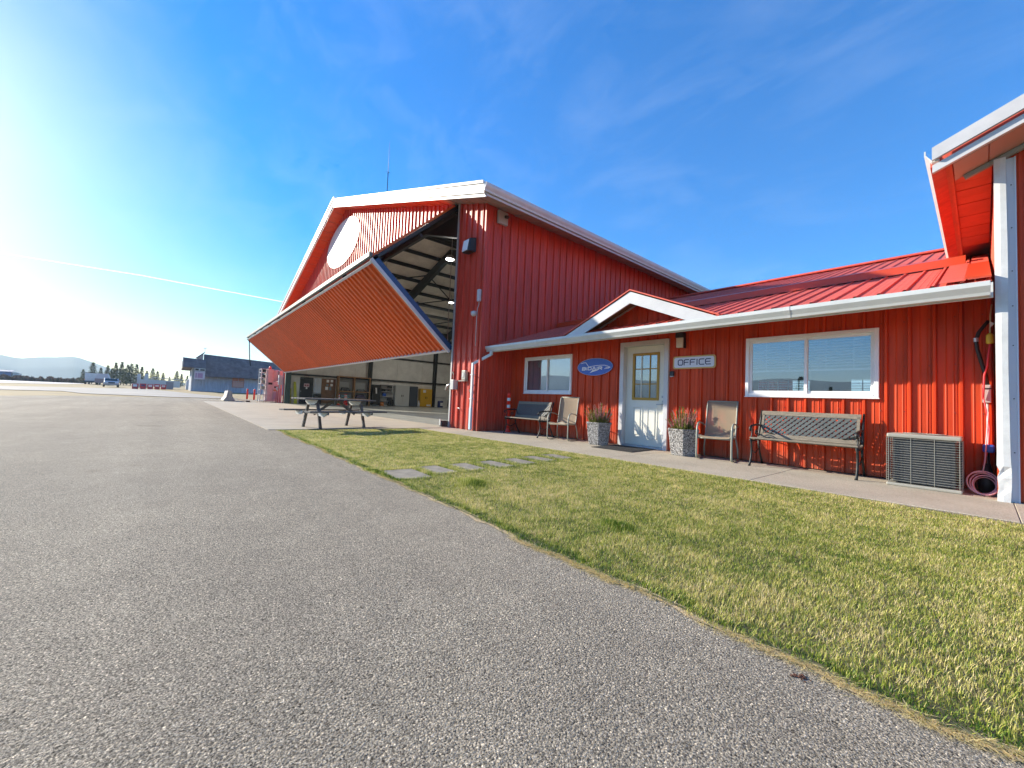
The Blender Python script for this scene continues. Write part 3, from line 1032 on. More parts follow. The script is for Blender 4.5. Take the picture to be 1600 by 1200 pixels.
# inside: floor, liner on the far-left wall, frames, purlins, insulation
MB().box(HX0 + .06, HX1 - .05, HY + .02, HB - .06, -.05, 0.006).build('floor', FLOORC, hangar)
MB().box(DL, DR, HY - .3, HY + .02, -.05, 0.013).build('threshold', APRON, hangar)
k = 0
while HY + .3 + k * 1.3 < HB - 1.3:
    ya, yb = HY + .3 + k * 1.3 + .006, HY + .3 + (k + 1) * 1.3 - .006
    MB().box(HX0 + .06, HX0 + .085, ya, yb, 0, 2.28).build('liner_panel', LINER, hangar)
    MB().box(HX0 + .06, HX0 + .085 + .01 * (k % 2), ya, yb, 2.42, 6.55).build('liner_panel', LINER, hangar)
    k += 1
MB().box(HX0 + .086, HX0 + .22, HY + .3, HB - .2, 2.28, 2.42).build('girt', DARKSTEEL, hangar)
MB().box(HX0 + .086, HX0 + .2, HY + .3, HB - .2, 4.4, 4.54).build('girt', DARKSTEEL, hangar)
for i in range(10):
    xa, xb = HX0 + .1 + i * 2.64, HX0 + .1 + (i + 1) * 2.64 - .012
    MB().box(xa, xb, HB - .1, HB - .07, 0, 6.5).build('back_liner_panel', LINER, hangar)
for sgn in (1, -1):
    n_ = 9
    for k in range(n_):
        ya, yb = HY + .1 + k * 3.24, HY + .1 + (k + 1) * 3.24 - .012
        xe2 = HXC + sgn * 13.15
        MB().hexa([(HXC, ya, 10.98), (xe2, ya, roofline(xe2) - .07), (xe2, yb, roofline(xe2) - .07), (HXC, yb, 10.98), (HXC, ya, 11.0), (xe2, ya, roofline(xe2) - .05), (xe2, yb, roofline(xe2) - .05), (HXC, yb, 11.0)]).build('roof_insulation_panel', INSUL, hangar)
    for k in range(1, 10):
        x = HXC + sgn * k * 1.42
        z = roofline(x) - .2
        MB().box(x - .035, x + .035, HY + .1, HB - .1, z - .12, z + .12).build('purlin', DARKSTEEL, hangar)
for y in (6.98, 13.45, 19.95, 26.45, 32.95):
    first = y < 7.1
    for sgn in (1, -1):
        xw = HXC + sgn * 12.95
        mb = MB()
        w = .12
        mb.hexa([(xw - .12, y - w, 0), (xw + .12, y - w, 0), (xw + .12, y + w, 0), (xw - .12, y + w, 0),
                 (xw - sgn * .0 - .18 - .25 * (sgn > 0), y - w, roofline(xw) - .4), (xw + .12 + .25 * (sgn < 0), y - w, roofline(xw) - .4), (xw + .12 + .25 * (sgn < 0), y + w, roofline(xw) - .4), (xw - .18 - .25 * (sgn > 0), y + w, roofline(xw) - .4)])
        if not (first and sgn > 0):
            mb.build('frame_column', DARKSTEEL, hangar)
        mb = MB()
        x1_ = HXC + sgn * 12.9
        d0, d1 = (.75, .5)
        mb.hexa([(x1_, y - w, roofline(x1_) - .34 - d0), (HXC, y - w, 10.66 - d1), (HXC, y + w, 10.66 - d1), (x1_, y + w, roofline(x1_) - .34 - d0), (x1_, y - w, roofline(x1_) - .34), (HXC, y - w, 10.7), (HXC, y + w, 10.7), (x1_, y + w, roofline(x1_) - .34)])
        mb.build('frame_rafter', DARKSTEEL, hangar)
for (ya, yb) in ((6.98, 13.45), (13.45, 19.95)):
    for sgn in (-1,):
        for (a, b) in ((3, 7.5), (7.5, 12.5)):
            for f in (0, 1):
                xa, xb = HXC + sgn * a, HXC + sgn * b
                p = (xa, ya if f else yb, roofline(xa) - .42)
                q = (xb, yb if f else ya, roofline(xb) - .42)
                MB().tube([p, q], .045, 6).build('roof_brace', DARKSTEEL, hangar)
# pendant lamps and pull chains inside
for i, (x, y, lb) in enumerate(((-17.9, 10.6, 'round lit pendant lamp under the hangar roof nearest the red jamb'), (-27.5, 16.6, 'round lit pendant lamp deeper in the hangar, above the rafter'))):
    t = thing('pendant_lamp', lb, 'lamp', (x, y, 8.15 if i == 0 else 8.6), 'lamps under the hangar roof')
    zt = roofline(x) - .2 - t.location.z
    MB().lathe([(.06, .22), (.16, .18), (.24, .02), (.22, .0), (.1, .0)], 20).build('lamp_shade', STEEL, t, True, loc=(0, 0, 0))
    MB().lathe([(.2, -.03), (.215, -.005), (.1, .0)], 20).build('lens', LED, t, True, loc=(0, 0, 0))
    MB().tube([(0, 0, .2), (0, 0, zt)], .008, 5).build('cord', BLACK, t, loc=(0, 0, 0))
    ll = bpy.data.lights.new('pendant_light', 'AREA')
    ll.shape = 'DISK'
    ll.size = .4
    ll.energy = 110
    ll.color = (1, .97, .9)
    lo_ = bpy.data.objects.new('pendant_light', ll)
    C.objects.link(lo_)
    lo_.parent = t
    lo_.location = (0, 0, -.06)
for x, y, z0, z1, lb in ((-14.4, 8.6, 3.0, 8.0, 'long thin pull chain hanging near the right jamb of the hangar'), (-23.2, 9.4, 5.8, 10.2, 'short thin pull chain hanging behind the fold of the door')):
    tag(MB().tube([(x, y, z1), (x, y, z0)], .014, 5).build('pull_chain', STEEL), lb, 'chain', 'chains hanging in the hangar')

# white oval board on the gable
mb = MB()
pts = []
OXC, OZC, OA, OB = -22.75, 9.17, 2.68, 1.24
tilt = R(0)
for k in range(56):
    a = 2 * PI * k / 56
    pts.append((OXC + OA * math.cos(a), HY - .075, OZC + OB * math.sin(a)))
mb.prism(pts, (0, .045, 0))
oval = thing('oval_board', 'large blank white oval board on the hangar gable', 'sign', (OXC, HY, OZC))
mb.build('board', WHITE, oval)
mb = MB()
for k in range(4):
    a = PI / 4 + k * PI / 2
    mb.box(OXC + .7 * OA * math.cos(a) - .1, OXC + .7 * OA * math.cos(a) + .1, HY - .03, HY + .0, OZC + .7 * OB * math.sin(a) - .05, OZC + .7 * OB * math.sin(a) + .05)
mb.build('bracket', STEEL, oval)

# antenna behind the ridge
ant = thing('antenna', 'thin whip antenna rising above the white hangar roof edge', 'antenna', (-15.95, 6.3, 11.36 - SLP * 6.65))
MB().tube([(0, 0, -.03), (0, 0, 1.05)], .016, 6).build('mast', DARKSTEEL, ant, loc=(0, 0, 0))
MB().tube([(0, 0, 1.05), (-.03, 0, 2.35)], [.010, .005], 5).build('whip', DARKSTEEL, ant, loc=(0, 0, 0))
mb = MB()
mb.tube([(-.10, 0, 1.0), (.10, 0, 1.0)], .007, 5).tube([(0, -.10, 1.04), (0, .10, 1.04)], .007, 5)
mb.build('spreader', DARKSTEEL, ant, loc=(0, 0, 0))

# ------------------------------------------------------------------ office building
OY, OX0, OX1 = 7.9, -9.35, 0.10
EY, EZ = 6.96, 2.475                                   # eave edge of the roof
RS = 0.3365
ridgeY = 16.2
roofz = lambda y: EZ + RS * (y - EY)
office = thing('office_building', 'low red metal office with a red ribbed roof and white trim', 'building', (-4.6, OY, 0))
WL = (-8.72, -6.90, 1.145, 2.19)
WR = (-2.765, -0.975, 1.16, 2.20)
DO = (-5.42, -4.235, 0.0, 2.345)
ops = [(a - OX0, b - OX0, c, d) for a, b, c, d in (WL, WR, DO)]
sheets('wall_sheet', (OX0, OY, 0), (1, 0, 0), (0, 0, 1), (0, -1, 0), 0.0, OX1 - OX0, cst(0.015), cst(2.72), 0.2423, RED, office, ops, 0.032, 4, 0.007)
mb = MB()
for k in range(39):
    for z in (0.22, 0.98, 1.62, 2.26):
        x = OX0 + (k + 1) * 0.2423 - .085 + random.uniform(-.004, .004)
        zz = z + random.uniform(-.006, .006)
        if any(a - .02 < x < b + .02 and c - .02 < zz < d + .02 for a, b, c, d in (WL, WR, DO)) or x > OX1 - .03:
            continue
        mb.lathe([(.0075, 0), (.0075, .006), (.004, .008)], 6, (0, 0, 0))
        for i in range(len(mb.v) - 18, len(mb.v)):
            vx, vy, vz = mb.v[i]
            mb.v[i] = (x + vx, OY - vz, zz + vy)
so = mb.build('screws', mat('red_screw_heads', (0.20, 0.02, 0.015), 0.5), office)
so['kind'] = 'stuff'
# roof sheets (slope coordinates), ribs run up the slope
V = Vector((0, 1, RS)).normalized()
N = Vector((0, -RS, 1)).normalized()
L = (ridgeY - EY) * math.sqrt(1 + RS * RS)
DX0, DX1, DXC = -6.30, -2.88, -4.59                   # dormer
sheets('roof_sheet', (OX0, EY, EZ), (1, 0, 0), V, N, 0.035, OX1 - OX0 - .02, cst(0), cst(L), 0.2423, RED_ROOF, office, (), 0.022, 4, 0.003)
Vb = Vector((0, 1, -RS)).normalized()
sheets('roof_sheet', (OX0, ridgeY, roofz(ridgeY)), (1, 0, 0), Vb, Vector((0, RS, 1)).normalized(), 0.035, OX1 - OX0 - .02, cst(0), cst(3.0), 0.2423, RED_ROOF, office, (), 0.022, 4, 0.003)
mb = MB()
mb.bar((OX0 + .03, ridgeY, roofz(ridgeY) + .03), (OX1 + .2, ridgeY, roofz(ridgeY) + .03), .34, .05)
mb.build('ridge_cap', RED_ROOF, office)
# raised flashing strip across the slope
sy = 9.75
mb = MB()
mb.prism([(OX0 + .04, sy, roofz(sy) + .03), (OX0 + .04, sy + .02, roofz(sy) + .17), (OX0 + .04, sy + .34, roofz(sy + .34) + .16), (OX0 + .04, sy + .36, roofz(sy + .36) + .03)], (OX1 - OX0 - .30, 0, 0))
mb.build('roof_strip', mat('orange_red_flashing', (0.55, 0.065, 0.02), 0.4), office)
# flashing sheets where the roof meets the taller building
for x0_, x1_, ye_, up_, m_ in ((OX1 - .43, OX1 - .215, 9.72, .036, RED_ROOF), (OX1 - .225, OX1 - .02, 9.3, .050, mat('orange_red_flashing', (0.55, 0.065, 0.02), 0.4)), (OX1 - .20, OX1 - .02, 11.2, .042, RED_ROOF)):
    mb = MB()
    mb.hexa([(x0_, EY + .03, roofz(EY + .03) + up_), (x1_, EY + .03, roofz(EY + .03) + up_), (x1_, ye_, roofz(ye_) + up_), (x0_, ye_, roofz(ye_) + up_), (x0_, EY + .03, roofz(EY + .03) + up_ + .006), (x1_, EY + .03, roofz(EY + .03) + up_ + .006), (x1_, ye_, roofz(ye_) + up_ + .006), (x0_, ye_, roofz(ye_) + up_ + .006)])
    mb.build('valley_flashing', m_, office)
# fascia, soffit, gutter
MB().box(OX0 + .03, OX1 - .01, EY + .02, EY + .05, EZ - .19, EZ - .012).build('fascia', WHITE_D, office)
for i in range(13):
    xa, xb = OX0 + .03 + i * .722 + .004, OX0 + .03 + (i + 1) * .722 - .004
    xb = min(xb, OX1 - .01)
    za, zb = EZ - .17, EZ - .17 + RS * (OY - EY - .076)
    MB().hexa([(xa, EY + .052, za), (xb, EY + .052, za), (xb, OY - .024, zb), (xa, OY - .024, zb), (xa, EY + .052, za + .015), (xb, EY + .052, za + .015), (xb, OY - .024, zb + .015), (xa, OY - .024, zb + .015)]).build('soffit_panel', RED_SOFFIT, office)
gp2 = [(0.0, .0), (-.065, .0), (-.08, .035), (-.115, .085), (-.125, .10), (-.125, .155), (-.112, .155), (-.112, .105), (-.06, .02), (0.0, .02)]
mb = MB()
mb.prism([(OX0 - .03, EY + .018 + a, EZ - .175 + b) for a, b in gp2], (OX1 - OX0 + .0, 0, 0))
mb.box(OX0 - .034, OX0 - .03, EY - .107, EY + .018, EZ - .175, EZ - .02)
bevel(mb.build('gutter', GUTTER, office), .006, 2)
for x in (-7.3, -1.9):
    mb = MB()
    mb.prism([(x, EY + .018 + a * 1.03 - .001, EZ - .176 + b * 1.01) for a, b in gp2], (.07, 0, 0))
    mb.build('gutter_sleeve', WHITE_D, office)
# downspout: outlet, elbow back to the hangar corner face, long drop
dsx = OX0 + .24
mb = MB()
mb.bar((dsx, EY - .05, EZ - .17), (dsx, EY - .05, EZ - .28), .075, .06, (0, 1, 0))
mb.bar((dsx, EY - .05, EZ - .26), (-9.58, HY - .085, 1.93), .06, .075)
mb.bar((-9.58, HY - .085, 1.96), (-9.58, HY - .085, 0.62), .075, .06, (0, 1, 0))
mb.build('downspout', WHITE_D, office)
MB().bar((-9.58, HY - .088, .66), (-9.58, HY - .088, 0.03), .085, .07, (0, 1, 0)).build('downspout_boot', mat('pale_blue_pvc', (0.50, 0.64, 0.72), 0.45), office)
for z in (.9, 1.6):
    MB().box(-9.64, -9.52, HY - .125, HY - .03, z, z + .03).build('downspout_strap', WHITE_D, office)
# dormer
DPK = 3.20
dorm = bpy.data.objects.new('dormer', None)
C.objects.link(dorm)
dorm.parent = office
dorm.location = Vector((DXC, EY, EZ)) - wpos(office)
dz0 = EZ - .01
half = (DX1 - DX0) / 2
dsl = (DPK - dz0) / half
fy0 = EY - .04
for sgn in (-1, 1):
    xe_ = DXC + sgn * half
    nx_, nz_ = -sgn * 0.0, 0
    wdt = 0.215
    mb = MB()
    # mitred fascia board
    a = (DXC, DPK)
    b = (xe_, dz0)
    d = Vector((b[0] - a[0], b[1] - a[1])).normalized()
    c1 = (DXC, DPK - wdt / abs(d.x))
    c2 = (xe_ - sgn * wdt / abs(d.y) * 0.98, dz0)
    mb.prism([(a[0], fy0, a[1]), (b[0], fy0, b[1]), (c2[0], fy0, c2[1]), (c1[0], fy0, c1[1])], (0, .04, 0))
    mb.build('gable_board', WHITE, dorm)
    # roof plane of the dormer, running back into the main roof
    yb_ = EY + (DPK - EZ) / RS + .15
    p0, p1 = Vector((DXC, fy0 - .02, DPK + .025)), Vector((xe_ + sgn * .03, fy0 - .02, dz0 + .012))
    mb = MB()
    q0 = Vector((DXC, yb_, DPK + .025))
    q1 = Vector((xe_ + sgn * .03, EY + .12, dz0 + .02))
    mb.hexa([p0, p1, q1, q0, p0 + Vector((0, 0, .025)), p1 + Vector((0, 0, .025)), q1 + Vector((0, 0, .025)), q0 + Vector((0, 0, .025))])
    mb.build('dormer_roof', RED_ROOF, dorm)
    mb = MB()
    mb.hexa([(DXC, fy0 + .04, DPK - .03), (xe_ - sgn * .05, fy0 + .04, dz0 + .0), (xe_ - sgn * .05, EY + .5, dz0), (DXC, EY + .5, DPK - .03), (DXC, fy0 + .04, DPK - .01), (xe_ - sgn * .05, fy0 + .04, dz0 + .02), (xe_ - sgn * .05, EY + .5, dz0 + .02), (DXC, EY + .5, DPK - .01)])
    mb.build('dormer_soffit', mat('brown_soffit', (0.25, 0.13, 0.05), 0.6), dorm)
    mb = MB()
    mb.bar((DXC, EY + .49, DPK - .07), (DXC + sgn * (half - .42), EY + .49, dz0 + .12), .03, .045, (0, 1, 0))
    mb.build('frieze', WHITE, dorm)
sheets('gable_sheet', (DX0, EY + .5, 0), (1, 0, 0), (0, 0, 1), (0, -1, 0), 0.35, 2 * half - .35, lambda u: roofz(EY + .5) - .05, lambda u: DPK - .04 - dsl * abs(u - half), .2423, RED, dorm, (), .02, 3)
# interior shell: floor, ceiling, side and back walls with windows
INNER = mat('office_plaster', (0.50, 0.50, 0.47), 0.8)
MB().box(OX0 + .1, OX1 - .05, OY + .15, 15.2, -.03, 0.02).build('room_floor', mat('office_carpet', (0.10, 0.10, 0.11), 0.9), office)
MB().box(OX0 + .1, OX1 - .05, OY + .15, 15.2, 2.5, 2.53).build('room_ceiling', INNER, office)
MB().box(OX0 + .06, OX0 + .1, OY + .15, 15.2, 0, 2.5).box(OX1 - .05, OX1, OY + .15, 15.2, 0, 2.5).box(-5.9, -5.82, OY + .15, 15.2, 0, 2.5).build('room_wall', INNER, office)
mb = MB()
xs_ = [OX0, -8.2, -7.2, -4.95, -3.5, -2.5, -1.2, OX1]
for i in range(len(xs_) - 1):
    if i % 2 == 0:
        mb.box(xs_[i], xs_[i + 1], 15.2, 15.28, 0, 2.5)
    else:
        mb.box(xs_[i], xs_[i + 1], 15.2, 15.28, 0, 1.3).box(xs_[i], xs_[i + 1], 15.2, 15.28, 1.95, 2.5)
mb.build('room_back_wall', INNER, office)
for i in (1, 3, 5):
    mb = MB()
    w_ = xs_[i + 1] - xs_[i]
    for k in range(1, 5):
        mb.box(xs_[i] + w_ * k / 5 - .012, xs_[i] + w_ * k / 5 + .012, 15.23, 15.25, 1.3, 1.95)
    for z in np.arange(1.36, 1.95, .08):
        mb.box(xs_[i], xs_[i + 1], 15.21, 15.225, z, z + .012)
    mb.build('back_window_blind', VINYL, office)
MB().box(OX0 + .1, OX1, OY + .14, OY + .15, 2.2, 2.5).build('room_lining', INNER, office)
mb = MB()
for a, b in ((OX0 + .1, WL[0] - .0), (WL[1], DO[0] + .1), (DO[1] - .1, WR[0]), (WR[1], OX1)):
    mb.box(a, b, OY + .14, OY + .15, 0, 2.2)
mb.box(WL[0], WL[1], OY + .14, OY + .15, 0, WL[2]).box(WR[0], WR[1], OY + .14, OY + .15, 0, WR[2])
mb.build('room_lining', INNER, office)


def window(W, label, blind_z, nslat, closed=False):
    a, b, c, d = W
    f = bpy.data.objects.new('window', None)
    C.objects.link(f)
    f.parent = office
    f.location = Vector(((a + b) / 2, OY, c)) - wpos(office)
    f['label'] = label
    y0, y1 = OY - .045, OY + .12
    w = .055
    mb = MB().box(a, a + w, y0, y1, c, d).box(b - w, b, y0, y1, c, d).box(a + w, b - w, y0, y1, c, c + w).box(a + w, b - w, y0, y1, d - w, d)
    mb.box(a - .012, b + .012, y0 - .012, y0 + .03, c - .015, c)
    bevel(mb.build('window_frame', VINYL, f), .006, 2)
    xm = (a + b) / 2
    s = .045
    for (xa, xb, yo) in ((a + w, xm + .02, .035), (xm - .02, b - w, .06)):
        mb = MB().box(xa, xa + s, y0 + yo, y0 + yo + .025, c + w, d - w).box(xb - s, xb, y0 + yo, y0 + yo + .025, c + w, d - w)
        mb.box(xa + s, xb - s, y0 + yo, y0 + yo + .025, c + w, c + w + s).box(xa + s, xb - s, y0 + yo, y0 + yo + .025, d - w - s, d - w)
        bevel(mb.build('sash', VINYL, f), .004, 1)
        mb = MB()
        yq = y0 + yo + .012
        mb.quad((xa + s, yq, c + w + s), (xb - s, yq, c + w + s), (xb - s, yq, d - w - s), (xa + s, yq, d - w - s))
        mb.build('pane', GLASS, f)
    MB().box(xm - .012, xm + .012, y0 + .025, y0 + .035, (c + d) / 2 - .04, (c + d) / 2 + .04).build('latch', VINYL, f)
    mb = MB()
    zt = d - w - .03
    for k in range(nslat):
        z = zt - (zt - blind_z) * (k + 1) / (nslat + 1)
        k2 = .018 if closed else .0085
        mb.hexa([(a + .09, OY + .07, z - k2), (b - .09, OY + .07, z - k2), (b - .09, OY + .09, z + k2), (a + .09, OY + .09, z + k2), (a + .09, OY + .07, z - k2 + .0015), (b - .09, OY + .07, z - k2 + .0015), (b - .09, OY + .09, z + k2 + .0015), (a + .09, OY + .09, z + k2 + .0015)])
    bl = mb.build('blind_slats', VINYL, f)
    bl['kind'] = 'stuff'
    mb = MB().box(a + .08, b - .08, OY + .065, OY + .095, blind_z - .03, blind_z)
    for x in (a + .3, xm - .25, xm + .25, b - .3):
        mb.box(x - .003, x + .003, OY + .064, OY + .066, blind_z, zt)
    mb.build('blind_rail', VINYL, f)


window(WL, 'smaller-looking sliding window near the hangar corner with closed pale blind', WL[2] + .1, 27, True)
window(WR, 'wide sliding window beside the OFFICE sign with half raised blind', 1.62, 10)
# door
a, b, c, d = DO
dr = bpy.data.objects.new('entrance_door', None)
C.objects.link(dr)
dr.parent = office
dr.location = Vector(((a + b) / 2, OY, 0)) - wpos(office)
tw = .10
y0 = OY - .055
mb = MB().box(a, a + tw, y0, OY + .14, 0, d).box(b - tw, b, y0, OY + .14, 0, d).box(a + tw, b - tw, y0, OY + .14, d - tw, d)
bevel(mb.build('door_frame', WHITE, dr), .006, 2)
MB().box(a + tw, b - tw, OY - .03, OY + .15, 0.0, 0.035).build('door_sill', mat('aluminium_sill', (0.45, 0.5, 0.58), 0.35, 0.6), dr)
sx0, sx1, sy0, sy1 = a + tw + .004, b - tw - .004, OY + .075, OY + .12
LITE = (-5.135, -4.52, 1.06, 2.07)
mb = MB()
mb.box(sx0, LITE[0], sy0, sy1, .04, d - tw - .004).box(LITE[1], sx1, sy0, sy1, .04, d - tw - .004).box(LITE[0], LITE[1], sy0, sy1, .04, LITE[2]).box(LITE[0], LITE[1], sy0, sy1, LITE[3], d - tw - .004)
mb.build('door_slab', DOORWHITE, dr)
pw = (LITE[1] - LITE[0] - .1) / 2
for x in (LITE[0], LITE[1] - pw):
    mb = MB()
    z0_, z1_ = .20, .90
    mb.box(x, x + pw, sy0 - .010, sy0 - .001, z0_, z0_ + .03).box(x, x + pw, sy0 - .010, sy0 - .001, z1_ - .03, z1_).box(x, x + .03, sy0 - .010, sy0 - .001, z0_ + .03, z1_ - .03).box(x + pw - .03, x + pw, sy0 - .010, sy0 - .001, z0_ + .03, z1_ - .03)
    mb.box(x + .06, x + pw - .06, sy0 - .012, sy0 - .001, z0_ + .07, z1_ - .07)
    bevel(mb.build('door_panel', DOORWHITE, dr), .006, 2)
mb = MB()
fw = .035
mb.box(LITE[0] - .02, LITE[0] + fw, sy0 - .02, sy0 + .03, LITE[2] - .02, LITE[3] + .02).box(LITE[1] - fw, LITE[1] + .02, sy0 - .02, sy0 + .03, LITE[2] - .02, LITE[3] + .02)
mb.box(LITE[0] + fw, LITE[1] - fw, sy0 - .02, sy0 + .03, LITE[2] - .02, LITE[2] + fw).box(LITE[0] + fw, LITE[1] - fw, sy0 - .02, sy0 + .03, LITE[3] - fw, LITE[3] + .02)
bevel(mb.build('lite_frame', GOLD, dr), .005, 1)
for k in (1, 2):
    x = LITE[0] + (LITE[1] - LITE[0]) * k / 3
    MB().box(x - .010, x + .010, sy0 - .008, sy0 + .02, LITE[2] + fw, LITE[3] - fw).build('muntin', DOORWHITE if k == 1 else GOLD, dr)
    z = LITE[2] + (LITE[3] - LITE[2]) * k / 3
    MB().box(LITE[0] + fw, LITE[1] - fw, sy0 - .006, sy0 + .018, z - .010, z + .010).build('muntin', GOLD, dr)
for i in range(3):
    for j in range(3):
        xa = LITE[0] + (LITE[1] - LITE[0]) * i / 3 + .012
        xb = LITE[0] + (LITE[1] - LITE[0]) * (i + 1) / 3 - .012
        za = LITE[2] + (LITE[3] - LITE[2]) * j / 3 + .012
        zb = LITE[2] + (LITE[3] - LITE[2]) * (j + 1) / 3 - .012
        q_ = MB()
        q_.quad((xa, sy0 + .008, za), (xb, sy0 + .008, za), (xb, sy0 + .008, zb), (xa, sy0 + .008, zb))
        q_.build('pane', GLASS, dr)
mb = MB()
MB().box(LITE[1] - .175, LITE[1] - .055, sy0 + .014, sy0 + .016, LITE[3] - .26, LITE[3] - .06).build('paper_notice', PAPER, dr)
mb.box(sx1 - .085, sx1 - .035, sy0 - .012, sy0, .86, 1.04)
mb.tube([(sx1 - .06, sy0 - .01, .96), (sx1 - .06, sy0 - .06, .96), (sx1 - .18, sy0 - .065, .955)], .010, 8)
mb.tube([(sx1 - .06, sy0 - .03, 1.12), (sx1 - .06, sy0 + .0, 1.12)], .026, 12)
mb.build('door_handle', STEEL, dr, False)

# ------------------------------------------------------------------ taller red building at the right edge
tall = thing('gabled_building', 'taller red metal building with white corner casing at the right edge', 'building', (3.5, 7.2, 0))
TY, TXC = 7.2, 3.6
tsl = 0.41
tro = lambda x: 3.93 + tsl * (x - 0.1) if x < TXC else 3.93 + tsl * (2 * TXC - x - 0.1)
sheets('wall_sheet', (0.145, TY, 0), (1, 0, 0), (0, 0, 1), (0, -1, 0), 0.0, 6.9, cst(0.02), lambda u: tro(.145 + u), .2423, RED, tall, (), .022, 4)
sheets('side_sheet', (0.119, TY, 0), (0, 1, 0), (0, 0, 1), (-1, 0, 0), 0.03, 12, cst(0.02), cst(3.95), .2423, RED, tall, (), .008, 4)
MB().box(0.13, 7.1, TY + .03, TY + 12, 0, 3.9).build('core_wall', RED, tall)
# corner casing: box with dents near the foot, and flat flange
bm_ = MB()
segs = 60
for k in range(segs + 1):
    z = 0.0 + 3.92 * k / segs
    dent = 0.0
    for zc, dp, wd in ((.33, .022, .035), (.22, .014, .03), (.12, .012, .04), (.42, -.008, .03)):
        dent += dp * math.exp(-((z - zc) / wd) ** 2)
    xr = 0.197 + .003 * math.sin(z * 3) + (0.010 * math.exp(-((z - .25) / .2) ** 2))
    bm_.v += [(0.105 + dent * .9, TY - .0, z), (0.105 + dent * .9, TY - .10 + dent * .5, z), (0.15, TY - .104 + dent * 1.1, z), (xr, TY - .10 + dent * .4, z), (xr, TY - .0, z)]
for k in range(segs):
    for j in range(4):
        i_ = k * 5 + j
        bm_.f.append((i_, i_ + 1, i_ + 6, i_ + 5))
bm_.f.append((segs * 5, segs * 5 + 1, segs * 5 + 2, segs * 5 + 3, segs * 5 + 4))
bm_.build('corner_casing', WHITE_D, tall)
mb = MB().box(0.197, 0.262, TY - .028, TY - .006, 0, 3.92).box(.256, .268, TY - .045, TY - .006, 0, 3.92)
mb.build('corner_flange', mat('pale_blue_white_trim', (0.66, 0.70, 0.74), 0.45), tall)
for z in (.55, 1.15, 1.75, 2.2, 2.6, 3.1, 3.6):
    MB().tube([(.232, TY - .028, z), (.232, TY - .036, z)], .006, 6).build('screw', BLACK, tall)
# eave overhang: soffit boards, fascia, gutter, white rake with flashing
TF = 6.62
for k in range(12):
    ya, yb = TY + .02 + k * .26 + .008, TY + .02 + (k + 1) * .26 - .008
    MB().box(-0.205, 0.095, ya, yb, 3.90 + .004 * (k % 2), 3.93).build('soffit_board', RED_SOFFIT, tall)
MB().box(-.235, -.207, TY - .5, TY + 4.0, 3.86, 4.02).build('eave_fascia', RED_SOFFIT, tall)
MB().box(-.30, -.238, TY - .5, TY + 4.0, 3.90, 4.03).build('eave_subfascia', RED_SOFFIT, tall)
mb = MB()
mb.prism([(-.302 + a_, TF, 3.89 + b_) for a_, b_ in gp2], (0, 4.6, 0))
mb.build('eave_gutter', GUTTER, tall)
mb = MB()
xl = -.36
for z_, dz, y_, th in ((0.0, .11, TF - .0, .05), (.13, .17, TF - .05, .04)):
    mb.hexa([(xl, y_, tro(xl) + z_ + .02), (TXC, y_, tro(TXC) + z_), (TXC, y_ + th, tro(TXC) + z_), (xl, y_ + th, tro(xl) + z_ + .02), (xl, y_, tro(xl) + z_ + dz), (TXC, y_, tro(TXC) + z_ + dz), (TXC, y_ + th, tro(TXC) + z_ + dz), (xl, y_ + th, tro(xl) + z_ + dz)])
mb.build('rake_board', WHITE, tall)
for k in range(14):
    xa, xb = -.2 + k * .27 + .004, -.2 + (k + 1) * .27 - .004
    MB().hexa([(xa, TF + .06, tro(xa) + .015), (xb, TF + .06, tro(xb) + .015), (xb, TY - .024, tro(xb) + .015), (xa, TY - .024, tro(xa) + .015), (xa, TF + .06, tro(xa) + .03), (xb, TF + .06, tro(xb) + .03), (xb, TY - .024, tro(xb) + .03), (xa, TY - .024, tro(xa) + .03)]).build('rake_soffit_board', mat('pink_grey_soffit', (0.45, 0.27, 0.21), 0.6), tall)
mb = MB()
mb.bar((-.12, TY - .05, tro(-.12) - .02), (TXC, TY - .05, tro(TXC) - .02), .05, .05)
mb.build('frieze', mat('grey_frieze', (0.30, 0.31, 0.27), 0.5), tall)
mb = MB()
for sgn, xa, xb in ((1, -.38, TXC), (-1, TXC, 7.58)):
    mb.hexa([(xa, TF + .06, tro(xa) + .12), (xb, TF + .06, tro(xb) + .12), (xb, TY + 12, tro(xb) + .12), (xa, TY + 12, tro(xa) + .12), (xa, TF + .06, tro(xa) + .2), (xb, TF + .06, tro(xb) + .2), (xb, TY + 12, tro(xb) + .2), (xa, TY + 12, tro(xa) + .2)])
mb.build('roof', RED_ROOF, tall)

